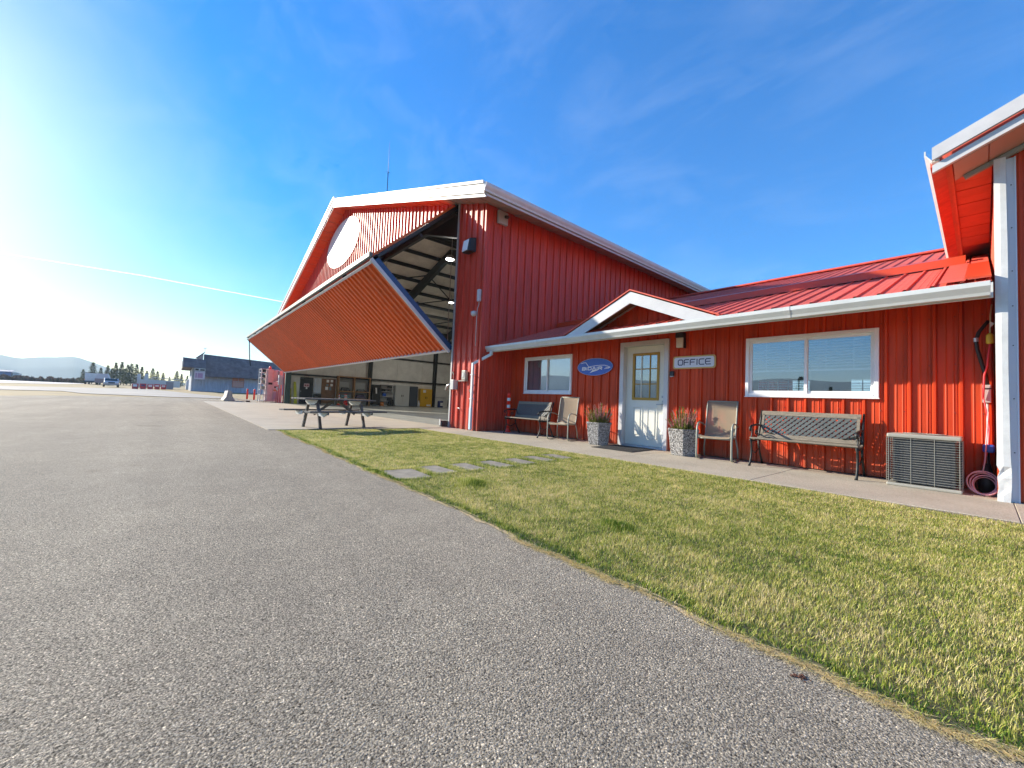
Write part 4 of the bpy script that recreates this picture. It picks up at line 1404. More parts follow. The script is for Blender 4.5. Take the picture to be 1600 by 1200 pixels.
# ------------------------------------------------------------------ lettering by strokes
def letter_strokes(ch):
    S = {
        'O': [[(.18, 0), (.82, 0), (1, .18), (1, .82), (.82, 1), (.18, 1), (0, .82), (0, .18), (.18, 0)]],
        'F': [[(0, 0), (0, .82), (.18, 1), (1, 1)], [(0, .5), (.85, .5)]],
        'I': [[(.5, 0), (.5, 1)]],
        'C': [[(1, 0), (.2, 0), (0, .18), (0, .82), (.2, 1), (1, 1)]],
        'E': [[(1, 0), (.2, 0), (0, .18), (0, .82), (.2, 1), (1, 1)], [(0, .5), (.9, .5)]],
        'B': [[(0, 0), (0, 1), (.8, 1), (1, .85), (1, .65), (.8, .5), (0, .5)], [(.8, .5), (1, .35), (1, .15), (.8, 0), (0, 0)]],
        'D': [[(0, 0), (0, 1), (.7, 1), (1, .75), (1, .25), (.7, 0), (0, 0)]],
        'A': [[(0, 0), (.35, 1), (.65, 1), (1, 0)], [(.15, .35), (.85, .35)]],
        'R': [[(0, 0), (0, 1), (.8, 1), (1, .85), (1, .62), (.8, .48), (0, .48)], [(.5, .48), (1, 0)]],
        'N': [[(0, 0), (0, 1), (1, 0), (1, 1)]], 'T': [[(.5, 0), (.5, 1)], [(0, 1), (1, 1)]], 'S': [[(0, 0), (1, 0), (1, .5), (0, .5), (0, 1), (1, 1)]],
    }
    return S[ch]


def stroke(mb, pts, w, y, th):
    """Flat ribbon polyline in the XZ plane, front face at y, thickness th behind it; joints overlapped by small discs."""
    lift = 0.0
    for a, b in zip(pts[:-1], pts[1:]):
        a, b = Vector((a[0], a[1])), Vector((b[0], b[1]))
        d = (b - a)
        if d.length < 1e-6:
            continue
        d.normalize()
        nrm = Vector((-d.y, d.x)) * (w / 2)
        a2, b2 = a - d * (w * .32), b + d * (w * .32)
        yy = y - lift
        mb.prism([(a2.x - nrm.x, yy, a2.y - nrm.y), (b2.x - nrm.x, yy, b2.y - nrm.y), (b2.x + nrm.x, yy, b2.y + nrm.y), (a2.x + nrm.x, yy, a2.y + nrm.y)], (0, th + lift, 0))
        lift += 0.00025


def word(text, x, z, w, h, gap, sw, y, th, slant=0.0):
    mb = MB()
    for ch in text:
        ww = w * (.25 if ch == 'I' else 1)
        for st in letter_strokes(ch):
            stroke(mb, [(x + (.5 * ww if ch == 'I' else p[0] * ww) + slant * p[1] * h, z + p[1] * h) for p in st], sw, y, th)
        x += ww + gap
    return mb


def round_rect(x0, x1, z0, z1, r, y, n=6):
    out = []
    for cx, cz, a0 in ((x1 - r, z0 + r, -PI / 2), (x1 - r, z1 - r, 0), (x0 + r, z1 - r, PI / 2), (x0 + r, z0 + r, PI)):
        for k in range(n + 1):
            a = a0 + PI / 2 * k / n
            out.append((cx + r * math.cos(a), y, cz + r * math.sin(a)))
    return out


sg = thing('office_sign', 'pale rounded sign with gold border reading OFFICE, right of the door', 'sign', (-3.71, 7.85, 1.82))
MB().prism(round_rect(-4.135, -3.285, 1.69, 1.95, .05, 7.852), (0, .022, 0)).build('border', mat('gold_border', (0.55, 0.38, 0.12), 0.45), sg)
MB().prism(round_rect(-4.108, -3.312, 1.717, 1.923, .04, 7.848), (0, .004, 0)).build('face', SIGNWHITE, sg)
word('OFFICE', -4.022, 1.768, .094, .105, .030, .018, 7.8455, .0024).build('lettering', NAVY, sg)

lg = thing('oval_logo_sign', 'blue oval sign with a white aeroplane outline, left of the door', 'sign', (-6.155, 7.85, 1.82))
LXC, LZC, LA, LB = -6.155, 1.82, .535, .212
el = [(LXC + LA * math.cos(2 * PI * k / 48), 7.852, LZC + LB * math.sin(2 * PI * k / 48)) for k in range(48)]
MB().prism(el, (0, .022, 0)).build('board', BLUESIGN, lg)
mb = MB()
for k in range(48):
    a0, a1 = 2 * PI * k / 48, 2 * PI * (k + 1) / 48
    stroke(mb, [(LXC + LA * .992 * math.cos(a0), LZC + LB * .985 * math.sin(a0)), (LXC + LA * .992 * math.cos(a1), LZC + LB * .985 * math.sin(a1))], .007, 7.8505, .0014)
mb.build('edge_line', mat('pale_edge', (0.5, 0.52, 0.62), 0.5), lg)
conv = lambda pts: [(LXC + LA * (x - 792) / 577, LZC - LB * (y - 512) / 277) for x, y in pts]
mb = MB()
stroke(mb, conv([(345, 385), (420, 366), (505, 366), (606, 508), (700, 492), (830, 476), (980, 468), (1120, 474), (1210, 505), (1292, 545), (1240, 572), (1120, 585)]), .013, 7.8495, .0022)
stroke(mb, conv([(1150, 540), (1230, 548), (1285, 545)]), .012, 7.8485, .002)
mb.prism([(p[0], 7.8492, p[1]) for p in conv([(640, 705), (735, 612), (960, 596), (880, 632)])], (0, .0024, 0))
mb.build('aeroplane_outline', mat('sign_print_white', (0.80, 0.82, 0.86), 0.45), lg)
word('BIDAIR', conv([(385, 600)])[0][0], conv([(385, 604)])[0][1], .100, .064, .030, .021, 7.8475, .0024, .1).build('lettering', mat('sign_print_white', (0.8, 0.8, 0.8)), lg)
mb = MB()
for x, y in ((575, 300), (1125, 305), (560, 735), (1130, 700)):
    px_, pz_ = conv([(x, y)])[0]
    mb.tube([(px_, 7.853, pz_), (px_, 7.847, pz_)], .009, 8)
mb.build('screws', NAVY, lg)

# ------------------------------------------------------------------ benches
def make_bench(label):
    t = thing('garden_bench', label, 'bench', (0, 0, 0), 'cast iron garden benches by the office wall')
    W = 1.34
    back0, back1 = Vector((0, .41, .44)), Vector((0, .545, .90))
    for s in (-1, 1):
        x = s * W / 2
        e = MB()
        P = lambda y, z: (x, y, z)
        e.tube([P(-.01, 0), P(.035, .06), P(.075, .16), P(.09, .27), P(.075, .37), P(.04, .43)], [.020, .017, .016, .016, .016, .018], 7)
        e.tube([P(.60, 0), P(.545, .07), P(.47, .19), P(.42, .30), P(.405, .42)], [.020, .017, .016, .016, .018], 7)
        e.tube([P(.02, .425), P(.14, .405), P(.28, .405), P(.41, .43)], .016, 7)
        e.tube([P(.09, .25), P(.25, .20), P(.43, .28)], .011, 6)
        e.tube([P(.405, .42), P(.43, .52), P(.49, .74), P(.555, .915)], [.022, .02, .018, .016], 7)
        e.tube([P(.475, .655), P(.36, .675), P(.22, .665), P(.09, .655), P(.02, .635), P(.0, .60), P(.02, .572), P(.05, .585)], [.014, .016, .017, .017, .017, .015, .013, .010], 7)
        e.tube([P(.06, .645), P(.10, .57), P(.085, .49), P(.04, .43)], .012, 6)
        # scroll ornament between arm and seat
        e.tube([P(.12 + .07 * k / 14 * 0 + .055 * (1 - k / 16) * math.cos(k * .75) + .16, .54 + .055 * (1 - k / 16) * math.sin(k * .75)) for k in range(14)], .008, 5)
        e.tube([P(.20, .405), P(.24, .49)], .008, 5)
        e.build('end_frame', IRON, t, True, loc=(0, 0, 0))
    for k in range(5):
        y = .03 + k * .088
        z = .445 - .022 * math.sin(PI * min(1, k / 4)) + (0.0)
        o = MB().box(-W / 2 - .015, W / 2 + .015, y, y + .068, z, z + .024).build('seat_slat', OLDWOOD, t, loc=(0, 0, 0))
        bevel(o, .006, 2)
    d = (back1 - back0).normalized()
    nrm = Vector((0, -d.z, d.y))
    for tt, hh in ((.92, .075), (.10, .070)):
        c = back0 + (back1 - back0) * tt + nrm * .028
        o = MB().bar((-W / 2 + .02, c.y, c.z), (W / 2 - .02, c.y, c.z), hh, .024, nrm).build('back_rail', OLDWOOD, t, loc=(0, 0, 0))
        bevel(o, .005, 1)
    # lattice between the rails
    L_ = (back1 - back0).length
    lo, hi = .13 * L_ + .02, .92 * L_ - .035
    xa, xb = -W / 2 + .05, W / 2 - .055
    st = .082
    H = hi - lo
    mb = MB()
    for fam in (1, -1):
        k = -6
        while True:
            x0 = xa + k * st
            if x0 > xb + H:
                break
            # line x = x0 + fam*v
            v0, v1 = 0.0, H
            if fam > 0:
                if x0 < xa: v0 = xa - x0
                if x0 + v1 > xb: v1 = xb - x0
            else:
                if x0 > xb: v0 = x0 - xb
                if x0 - v1 < xa: v1 = x0 - xa
            if v1 - v0 > .02:
                a = back0 + d * (lo + v0) + nrm * (.030 + .0032 * fam)
                b_ = back0 + d * (lo + v1) + nrm * (.030 + .0032 * fam)
                mb.bar((x0 + fam * v0, a.y, a.z), (x0 + fam * v1, b_.y, b_.z), .036, .006, nrm)
            k += 1
    mb.build('lattice', LATTICE, t, loc=(0, 0, 0))
    for x in (xa - .004, xb + .004):
        a, b_ = back0 + d * (lo - .03) + nrm * .03, back0 + d * (hi + .02) + nrm * .03
        MB().bar((x, a.y, a.z), (x, b_.y, b_.z), .035, .02, nrm).build('lattice_stile', LATTICE if False else OLDWOOD, t, loc=(0, 0, 0))
    for s in (-1, 1):                                   # corner brackets, curved
        x = s * (W / 2 - .03)
        pts = []
        for k in range(7):
            a = PI / 2 * k / 6
            v = lo + .15 * (1 - math.sin(a))
            q = back0 + d * v + nrm * .05
            pts.append((x - s * .19 * (1 - math.cos(a)), q.y, q.z))
        MB().tube(pts, .008, 5).build('bracket', IRON, t, loc=(0, 0, 0))
    return t


bench = make_bench('garden bench with lattice back, under the wide window by the condenser')
bench.location = (-1.80, 7.25, 0)
b2 = copy_tree(bench)
b2.location = (-7.92, 7.06, 0)
b2['label'] = 'garden bench half in shadow behind the striped red post, under the left window'

# ------------------------------------------------------------------ sling chairs
def make_chair(label):
    t = thing('patio_chair', label, 'chair', (0, 0, 0), 'sling patio chairs by the office wall')
    W = .56
    for s in (-1, 1):
        x = s * W / 2
        P = lambda y, z, dx=0: (x + s * dx, y, z)
        mb = MB()
        mb.tube([P(.50, .02), P(.25, .015), P(.06, .018), P(.01, .04), P(.0, .10), P(.0, .35), P(.005, .52), P(.03, .60), P(.08, .645), P(.16, .655), P(.32, .64), P(.46, .60)],
                [.017] * 12, 8, True, .62)
        mb.build('leg_and_arm', TAUPE, t, True, loc=(0, 0, 0))
        xi = s * (W / 2 - .03)
        mb = MB()
        mb.tube([(xi, .0, .415), (xi, .06, .425), (xi, .2, .41), (xi, .36, .385), (xi, .42, .40), (xi, .455, .48), (xi, .50, .72), (xi, .545, .95), (xi, .575, 1.03), (xi, .605, 1.05)], .014, 8)
        mb.tube([(s * W / 2, .50, .02), (s * W / 2, .47, .2), (xi, .44, .40)], .013, 7)
        mb.build('side_rail', TAUPE, t, True, loc=(0, 0, 0))
    for xe_, y_, z_ in ((W / 2 - .03, .605, 1.05), (W / 2, .02, .385), (W / 2 - .03, .43, .40)):
        MB().tube([(-xe_, y_, z_), (xe_, y_, z_)], .013, 8).build('cross_bar', TAUPE, t, True, loc=(0, 0, 0))
    prof = [(-.012, .40), (.0, .425), (.06, .432), (.2, .405), (.36, .375), (.425, .395), (.462, .48), (.507, .72), (.552, .95), (.582, 1.035), (.612, 1.055), (.622, 1.04)]
    mb = MB()
    nx_ = 8
    for (y, z) in prof:
        for i in range(nx_ + 1):
            u = -1 + 2 * i / nx_
            sag = .014 * (1 - u * u)
            mb.v.append((u * (W / 2 - .032), y + (sag if z > .45 else 0), z - (sag if z < .45 else 0)))
    for k in range(len(prof) - 1):
        for i in range(nx_):
            a = k * (nx_ + 1) + i
            mb.f.append((a, a + 1, a + nx_ + 2, a + nx_ + 1))
    mb.build('sling', SLING, t, True, loc=(0, 0, 0))
    return t


chair = make_chair('tan mesh patio chair standing between the planter and the window bench')
chair.location = (-3.04, 7.25, 0)
chair.rotation_euler.z = R(9)
c2 = copy_tree(chair)
c2.location = (-6.58, 7.07, 0)
c2.rotation_euler.z = R(13)
c2['label'] = 'tan mesh patio chair left of the door, in front of the bench end'

# ------------------------------------------------------------------ planters with heather
def make_heather(seed):
    r = random.Random(seed)
    vs, fs, tn = [], [], []
    def leafq(c, d, s, tone):
        d = d.normalized()
        u = d.cross(Vector((r.uniform(-1, 1), r.uniform(-1, 1), r.uniform(-1, 1)))).normalized() * s * .35
        i = len(vs)
        vs.extend([tuple(c - u), tuple(c + u), tuple(c + d * s)])
        fs.append((i, i + 1, i + 2))
        tn.extend([tone] * 3)
    for k in range(80):
        a, rr = r.uniform(0, 2 * PI), .21 * math.sqrt(r.random())
        base = Vector((rr * math.cos(a), rr * math.sin(a), .44))
        hgt = r.uniform(.24, .56) * (1 - rr * 1.3)
        lean = Vector((math.cos(a), math.sin(a), 0)) * rr * .55 + Vector((r.uniform(-.04, .04), r.uniform(-.04, .04), 0))
        green = r.random() < .25
        n = int(hgt / .0075)
        for q in range(n):
            f = q / n
            c = base + Vector((0, 0, hgt * f)) + lean * f * f
            for w_ in range(3):
                th = r.uniform(0, 2 * PI)
                d = Vector((math.cos(th), math.sin(th), r.uniform(.3, 1.2)))
                tone = (r.uniform(0, .4) if green else r.uniform(.05, .35) if f < .4 else r.uniform(.5, 1.0))
                leafq(c, d, r.uniform(.014, .03) * (1.1 - .5 * f) * (1.5 if green else 1), tone)
    me = bpy.data.meshes.new('heather')
    me.from_pydata(vs, [], fs)
    at = me.attributes.new('tone', 'FLOAT', 'POINT')
    at.data.foreach_set('value', tn)
    me.materials.append(HEATHER)
    return me


def make_planter(label, x, y, ph, seed, hlabel):
    t = thing('planter', label, 'planter', (x, y, 0), 'exposed aggregate planters either side of the door')
    mb = MB()
    prof = [(.235, 0), (.245, .03), (.305, .46), (.318, .47), (.318, .50), (.268, .50), (.255, .43), (.02, .43)]
    mb.lathe(prof, 6, (0, 0, 0), ph)
    bevel(mb.build('tub', AGG, t, loc=(0, 0, 0)), .008, 2)
    MB().lathe([(.25, .425), (.25, .445), (.05, .455)], 6, (0, 0, 0), ph).build('compost', mat('compost', (0.05, 0.035, 0.025), 0.95, bump=.8, bscale=60), t, loc=(0, 0, 0))
    h = bpy.data.objects.new('heather_plant', make_heather(seed))
    C.objects.link(h)
    h.location = (x, y, 0)
    tag(h, hlabel, 'plant', 'heathers in the planters')


make_planter('aggregate planter standing left of the door beside the mat', -5.64, 7.42, R(-53), 3, 'pinkish heather growing in the planter left of the door')
make_planter('aggregate planter standing right of the door below the OFFICE sign', -3.72, 7.52, R(-64), 8, 'fuller pink and green heather in the planter below the OFFICE sign')

# door mat
dm = thing('door_mat', 'black rubber mat lying before the white door', 'mat', (-4.88, 7.35, 0))
o = MB().box(-.47, .47, -.56, .42, 0.001, .012).build('pad', MAT_RUBBER, dm, loc=(0, 0, 0))
bevel(o, .004, 1)
mb = MB()
for k in range(22):
    y = -.52 + k * .042
    mb.box(-.44, .44, y, y + .018, .0125, .017)
mb.build('ridges', MAT_RUBBER, dm, loc=(0, 0, 0))
dm.rotation_euler.z = R(3)

# striped delineator post
dp = thing('delineator_post', 'red delineator post with two white bands in the corner', 'post', (-8.97, 7.52, 0))
MB().lathe([(.10, 0), (.10, .02), (.055, .05), (.052, .10)], 20).build('base', SAFERED, dp, True, loc=(0, 0, 0))
MB().lathe([(.050, .08), (.050, 1.06), (.052, 1.06), (.052, 1.10), (.04, 1.13), (.018, 1.14)], 20).build('tube', SAFERED, dp, True, loc=(0, 0, 0))
for z in (.70, .90):
    MB().lathe([(.0508, z), (.0515, z + .002), (.0515, z + .088), (.0508, z + .09)], 20).build('reflective_band', REFLECT, dp, True, loc=(0, 0, 0))

# ------------------------------------------------------------------ condenser
ac = thing('condenser_unit', 'beige air conditioning condenser with wire guard beside the bench', 'air conditioner', (-.49, 7.53, 0))
w2, d2 = .325, .285
bevel(MB().box(-w2 - .01, w2 + .01, -d2 - .01, d2 + .01, .0, .04).build('base_pan', BEIGEMETAL, ac, loc=(0, 0, 0)), .012, 2)
bevel(MB().box(-w2 - .008, w2 + .008, -d2 - .008, d2 + .008, .625, .68).build('top_cover', BEIGEMETAL, ac, loc=(0, 0, 0)), .018, 3)
MB().box(-w2 + .05, w2 - .05, -d2 + .05, d2 - .05, .055, .625).build('coil', FIN, ac, loc=(0, 0, 0))
for sx in (-1, 1):
    for sy_ in (-1, 1):
        MB().box(sx * (w2 - .010) - .007, sx * (w2 - .010) + .007, sy_ * (d2 - .010) - .007, sy_ * (d2 - .010) + .007, .055, .625).build('corner_post', FIN, ac, loc=(0, 0, 0))
for side in range(4):
    mb = MB()
    for k in range(19):
        z = .075 + k * .030
        if side < 2:
            y = (-d2 - .004) if side == 0 else (d2 + .004)
            mb.tube([(-w2 - .004, y, z), (w2 + .004, y, z)], .0027, 5)
        else:
            x = (-w2 - .004) if side == 2 else (w2 + .004)
            mb.tube([(x, -d2 - .004, z), (x, d2 + .004, z)], .0027, 5)
    nv = 4
    for k in range(nv):
        if side < 2:
            y = (-d2 - .010) if side == 0 else (d2 + .010)
            x = -w2 + .012 + (2 * w2 - .024) * k / (nv - 1)
            mb.tube([(x, y, .05), (x, y, .63)], .0027, 5)
        else:
            x = (-w2 - .010) if side == 2 else (w2 + .010)
            y = -d2 + .012 + (2 * d2 - .024) * k / (nv - 1)
            mb.tube([(x, y, .05), (x, y, .63)], .0027, 5)
    mb.build('wire_guard', mat('beige_wire', (0.27, 0.265, 0.225), 0.45), ac, loc=(0, 0, 0))
mb = MB()
mb.lathe([(.20, .681), (.205, .686), (.20, .690), (.19, .686)], 28)
for k in range(10):
    a = 2 * PI * k / 10
    mb.tube([(.05 * math.cos(a), .05 * math.sin(a), .692), (.2 * math.cos(a), .2 * math.sin(a), .687)], .0035, 4)
mb.build('fan_guard', mat('beige_wire', (0.5, 0.5, 0.43)), ac, loc=(0, 0, 0))

# cables, box, hose at the corner
el_ = thing('black_conduit', 'thick black conduit bowed out from the wall by the casing', 'conduit', (.0, 7.8, 1.9))
MB().tube([(.06, 7.84, 2.16), (.03, 7.82, 2.11), (-.02, 7.80, 2.02), (-.045, 7.79, 1.92), (-.035, 7.79, 1.80), (0.0, 7.80, 1.62), (.03, 7.82, 1.48), (.045, 7.83, 1.34)], .020, 8).build('hose', BLACK, el_, True)
MB().tube([(-.046, 7.79, 1.945), (-.044, 7.79, 1.895)], .026, 10).build('clamp', STEEL, el_)
jb = thing('junction_box', 'small grey junction box low on the wall by the casing', 'junction box', (.045, 7.84, 1.24))
bevel(MB().box(.005, .075, 7.80, 7.88, 1.12, 1.345).build('box', GREYP, jb), .006, 2)
MB().box(.0, .08, 7.794, 7.80, 1.29, 1.305).build('lid_seam', BLACK, jb)
MB().tube([(.045, 7.84, 1.12), (.05, 7.84, .10)], .012, 8).build('conduit_pipe', GREYP, jb, True)
cord = thing('extension_cord', 'pale cord ending in a yellow socket joined to a red cable', 'cord', (.07, 7.72, 1.9))
MB().tube([(.085, 7.70, 2.34), (.075, 7.71, 2.20), (.07, 7.72, 1.98)], .0075, 6).build('pale_cord', mat('pale_cord', (0.55, 0.50, 0.30), 0.5), cord, True)
MB().lathe([(.012, .075), (.030, .055), (.034, .05), (.034, -.045), (.028, -.055), (.012, -.06)], 14, (.07, 7.72, 1.91)).build('socket', mat('yellow_socket', (0.62, 0.48, 0.04), 0.5), cord, True)
MB().tube([(.07, 7.72, 1.86), (.055, 7.73, 1.72), (.045, 7.74, 1.58), (.02, 7.76, 1.46), (.015, 7.77, 1.30), (.01, 7.78, 1.16)], .010, 7).build('red_cable', BRIGHTRED, cord, True)
MB().tube([(.012, 7.77, 1.18), (.03, 7.76, 1.05), (.06, 7.75, .80), (.05, 7.74, .62), (.04, 7.72, .50), (.0, 7.7, .34)], .0075, 6).build('red_tail', BRIGHTRED, cord, True)
MB().prism([(.072, 7.70, 2.13), (.105, 7.70, 2.10), (.07, 7.70, 2.05)], (0, .01, 0)).build('white_tag', PAPER, cord)
hose = thing('hose_coil', 'pale pink hose coiled on the concrete against the casing foot', 'hose', (.0, 7.55, 0))
mb = MB()
for q, (rr, dx, dy, lean) in enumerate(((.135, 0, 0, .10), (.120, .01, .012, .12), (.128, -.012, .024, .07), (.095, .015, .036, .12), (.11, .02, -.012, .10))):
    pts = []
    for k in range(25):
        a = 2 * PI * k / 24
        pts.append((.0 + dx + rr * math.cos(a) * .95, 7.52 + dy + lean * math.sin(a), rr + .009 + rr * .97 * math.sin(a)))
    mb.tube(pts, .0075, 6, False)
mb.tube([(.0, 7.6, .26), (.02, 7.66, .40), (.03, 7.7, .62), (.05, 7.72, 1.0)], .0075, 6)
mb.build('coil', PINK, hose, True)
bk = thing('blue_tool', 'blue plastic reel half hidden behind the white casing', 'tool', (.05, 7.74, .55))
bevel(MB().box(-.0, .10, 7.70, 7.80, .50, .60).build('reel', BLUEP, bk), .02, 2)
MB().tube([(.05, 7.75, .5), (.05, 7.76, 0.0)], .012, 6).build('handle', BLACK, bk)
bg_ = MB()
bg_.lathe([(.05, 0), (.075, .02), (.08, .12), (.05, .26), (.03, .36)], 10, (.035, 7.79, 0))
tag(bg_.build('black_bag', BLACK, None, True), 'black bag slumped behind the pink hose coil', 'bag')

# wall lamp, keypad
wl = thing('wall_lamp', 'black capped wall lamp with frosted glass above the OFFICE sign', 'lamp', (-3.97, 7.84, 2.2))
bevel(MB().box(-4.055, -3.885, 7.76, 7.878, 2.325, 2.43).build('cap', BLACK, wl), .008, 2)
bevel(MB().box(-4.04, -3.90, 7.77, 7.868, 2.125, 2.325).build('lamp_glass', LAMPGLASS, wl), .012, 2)
MB().box(-3.90, -3.885, 7.80, 7.878, 2.11, 2.325).build('back_plate', BLACK, wl)
kp = thing('keypad', 'small black keypad beside the door frame', 'keypad', (-4.155, 7.85, 1.6))
bevel(MB().box(-4.20, -4.11, 7.835, 7.878, 1.555, 1.65).build('case', BLACK, kp), .008, 2)
MB().box(-4.19, -4.12, 7.83, 7.872, 1.535, 1.553).build('base_strip', GREYP, kp)

# ------------------------------------------------------------------ fittings on the hangar
fl = thing('floodlight', 'dark wall pack floodlight with square pale lens on the red corner', 'floodlight', (-9.95, 6.6, 5.5))
mb = MB()
mb.hexa([(-10.14, 6.40, 5.28), (-9.80, 6.40, 5.28), (-9.74, 6.66, 5.30), (-10.14, 6.66, 5.30), (-10.14, 6.46, 5.70), (-9.80, 6.46, 5.70), (-9.74, 6.66, 5.74), (-10.14, 6.66, 5.74)])
bevel(mb.build('housing', BLACK, fl), .03, 2)
bevel(MB().hexa([(-10.11, 6.375, 5.31), (-9.84, 6.375, 5.31), (-9.84, 6.40, 5.31), (-10.11, 6.40, 5.31), (-10.11, 6.43, 5.66), (-9.84, 6.43, 5.66), (-9.84, 6.455, 5.66), (-10.11, 6.455, 5.66)]).build('lens', FLOODGLASS, fl), .01, 1)
cb = thing('camera_box', 'grey camera box under the eave on the hangar side wall', 'camera', (-9.28, 7.25, 6.35))
bevel(MB().box(-9.325, -9.24, 7.06, 7.42, 6.17, 6.56).build('box', GREYP, cb), .01, 1)
MB().tube([(-9.24, 7.33, 6.42), (-9.12, 7.30, 6.36)], .05, 10).build('lens_tube', BLACK, cb)
ss = thing('siren_box', 'small white box with a cable on the hangar corner', 'sensor', (-9.44, 6.62, 3.9))
bevel(MB().box(-9.50, -9.40, 6.58, 6.675, 3.75, 4.10).build('box', WHITE, ss), .012, 2)
MB().tube([(-9.44, 6.63, 3.75), (-9.46, 6.64, 3.66), (-9.53, 6.645, 3.55), (-9.55, 6.645, 3.2), (-9.55, 6.645, 2.45)], .010, 6).build('cable', WHITE, ss, True)
dc = thing('dome_camera', 'white dome camera on the hangar corner below the white box', 'camera', (-9.62, 6.62, 3.42))
MB().lathe([(.075, .05), (.085, .03), (.085, -.01), (.07, -.06), (.03, -.09)], 16, (-9.62, 6.58, 3.42)).build('dome', WHITE, dc, True)
MB().tube([(-9.62, 6.58, 3.47), (-9.62, 6.66, 3.47)], .03, 8).build('arm', WHITE, dc)
hb = thing('padlock_box', 'grey lock box with a curved cable by the hangar jamb', 'box', (-10.5, 6.6, 1.35))
bevel(MB().box(-10.60, -10.42, 6.50, 6.67, 1.18, 1.48).build('box', GREYP, hb), .012, 2)
MB().tube([(-10.56, 6.56, 1.48), (-10.56, 6.53, 1.62), (-10.50, 6.53, 1.72), (-10.45, 6.53, 1.60), (-10.44, 6.55, 1.40)], .016, 6).build('cable', BLACK, hb, True)
MB().tube([(-10.6, 6.56, 1.36), (-10.78, 6.52, 1.30), (-10.86, 6.52, 1.16)], .035, 8).build('plug', STEEL, hb, True)
sb = thing('switch_box', 'beige switch box with shelf on the hangar corner', 'switch box', (-10.0, 6.6, 1.6))
bevel(MB().box(-10.09, -9.90, 6.57, 6.67, 1.47, 1.75).build('box', BEIGEMETAL, sb), .01, 2)
MB().box(-10.22, -9.88, 6.55, 6.67, 1.43, 1.455).build('shelf', BEIGEMETAL, sb)
MB().box(-10.05, -9.96, 6.56, 6.572, 1.55, 1.68).build('switch_plate', GREYP, sb)
for x, z, lb in ((-10.22, .62, 'short grey pipe stub low on the hangar corner sheet'), (-9.72, 1.15, 'dark latch plate beside the downspout on the hangar corner')):
    s_ = thing('pipe_stub' if z < 1 else 'latch_plate', lb, 'fitting', (x, 6.62, z))
    if z < 1:
        MB().tube([(x - .10, 6.64, z), (x + .02, 6.62, z), (x + .04, 6.62, z - .05)], .018, 7).build('pipe', STEEL, s_, True)
    else:
        MB().box(x - .03, x + .02, 6.63, 6.672, z - .03, z + .04).build('plate', mat('dark_red_latch', (0.10, 0.01, 0.01), 0.5), s_)
sp = thing('jamb_foot', 'small dark stop block at the foot of the hangar jamb', 'block', (-10.95, 6.6, 0))
MB().box(-11.05, -10.88, 6.45, 6.66, .0, .20).build('block', DARKSTEEL, sp)
MB().box(-11.0, -10.93, 6.42, 6.45, .05, .25).build('plate', STEEL, sp)

# ------------------------------------------------------------------ picnic table
pt = thing('picnic_table', 'weathered picnic table with white metal leg brackets on the apron', 'picnic table', (-11.08, 3.32, 0))
Lh = .98
for k in range(5):
    x = -.36 + k * .146
    bevel(MB().box(x, x + .136, -Lh, Lh, .725, .763).build('top_plank', GREYWOOD, pt, loc=(0, 0, 0)), .004, 1)
for s in (-1, 1):
    for k in range(2):
        x = s * .66 - .13 + k * .135
        bevel(MB().box(x, x + .128, -Lh - .08, Lh + .08, .425, .463).build('seat_plank', GREYWOOD, pt, loc=(0, 0, 0)), .004, 1)
PLATE = mat('bracket_white', (0.66, 0.65, 0.60), 0.45, var=.12)
for s in (-1, 1):
    y = s * .60
    for q in (-1, 1):
        MB().bar((q * .20, y, .72), (q * .44, y, 0.0), .04, .065, (0, 1, 0)).build('leg', GREYWOOD if q * s > 0 else mat('dark_leg_wood', (0.10, 0.09, 0.08), 0.8), pt, loc=(0, 0, 0))
        MB().prism([(q * .40, y - .06, .42), (q * .80, y - .06, .42), (q * .77, y - .06, .36), (q * .64, y - .06, .31), (q * .42, y - .06, .34)], (0, .02, 0)).build('seat_bracket', PLATE, pt, loc=(0, 0, 0))
    MB().prism([(-.30, y - .055, .72), (.30, y - .055, .72), (.27, y - .055, .66), (.15, y - .055, .60), (-.15, y - .055, .60), (-.27, y - .055, .66)], (0, .015, 0)).build('top_bracket', PLATE, pt, loc=(0, 0, 0))
    MB().bar((-.80, y - .02, .40), (.80, y - .02, .40), .035, .06).build('cross_rail', GREYWOOD, pt, loc=(0, 0, 0))
    MB().bar((0, y - s * .03, .36), (0, s * .06, .70), .07, .035, (1, 0, 0)).build('brace', GREYWOOD, pt, loc=(0, 0, 0))
pt.rotation_euler.z = R(13)

# ------------------------------------------------------------------ things along the far-left wall inside the hangar
WX = HX0 + .10


def cab(name, label, cat, y0, y1, z0, z1, dep, m_, doors=0, handle=True, group=None):
    t = thing(name, label, cat, (WX, (y0 + y1) / 2, z0), group)
    bevel(MB().box(WX, WX + dep, y0, y1, z0, z1).build('body', m_, t), .012, 1)
    for k in range(doors):
        ya, yb = y0 + (y1 - y0) * k / doors + .015, y0 + (y1 - y0) * (k + 1) / doors - .015
        MB().box(WX + dep + .001, WX + dep + .022, ya, yb, z0 + .06, z1 - .03).build('door', m_, t)
        if handle:
            yh = yb - .06 if k == 0 else ya + .06
            MB().box(WX + dep + .022, WX + dep + .05, yh - .02, yh + .02, (z0 + z1) / 2 - .09, (z0 + z1) / 2 + .09).build('handle', BLACK, t)
    return t


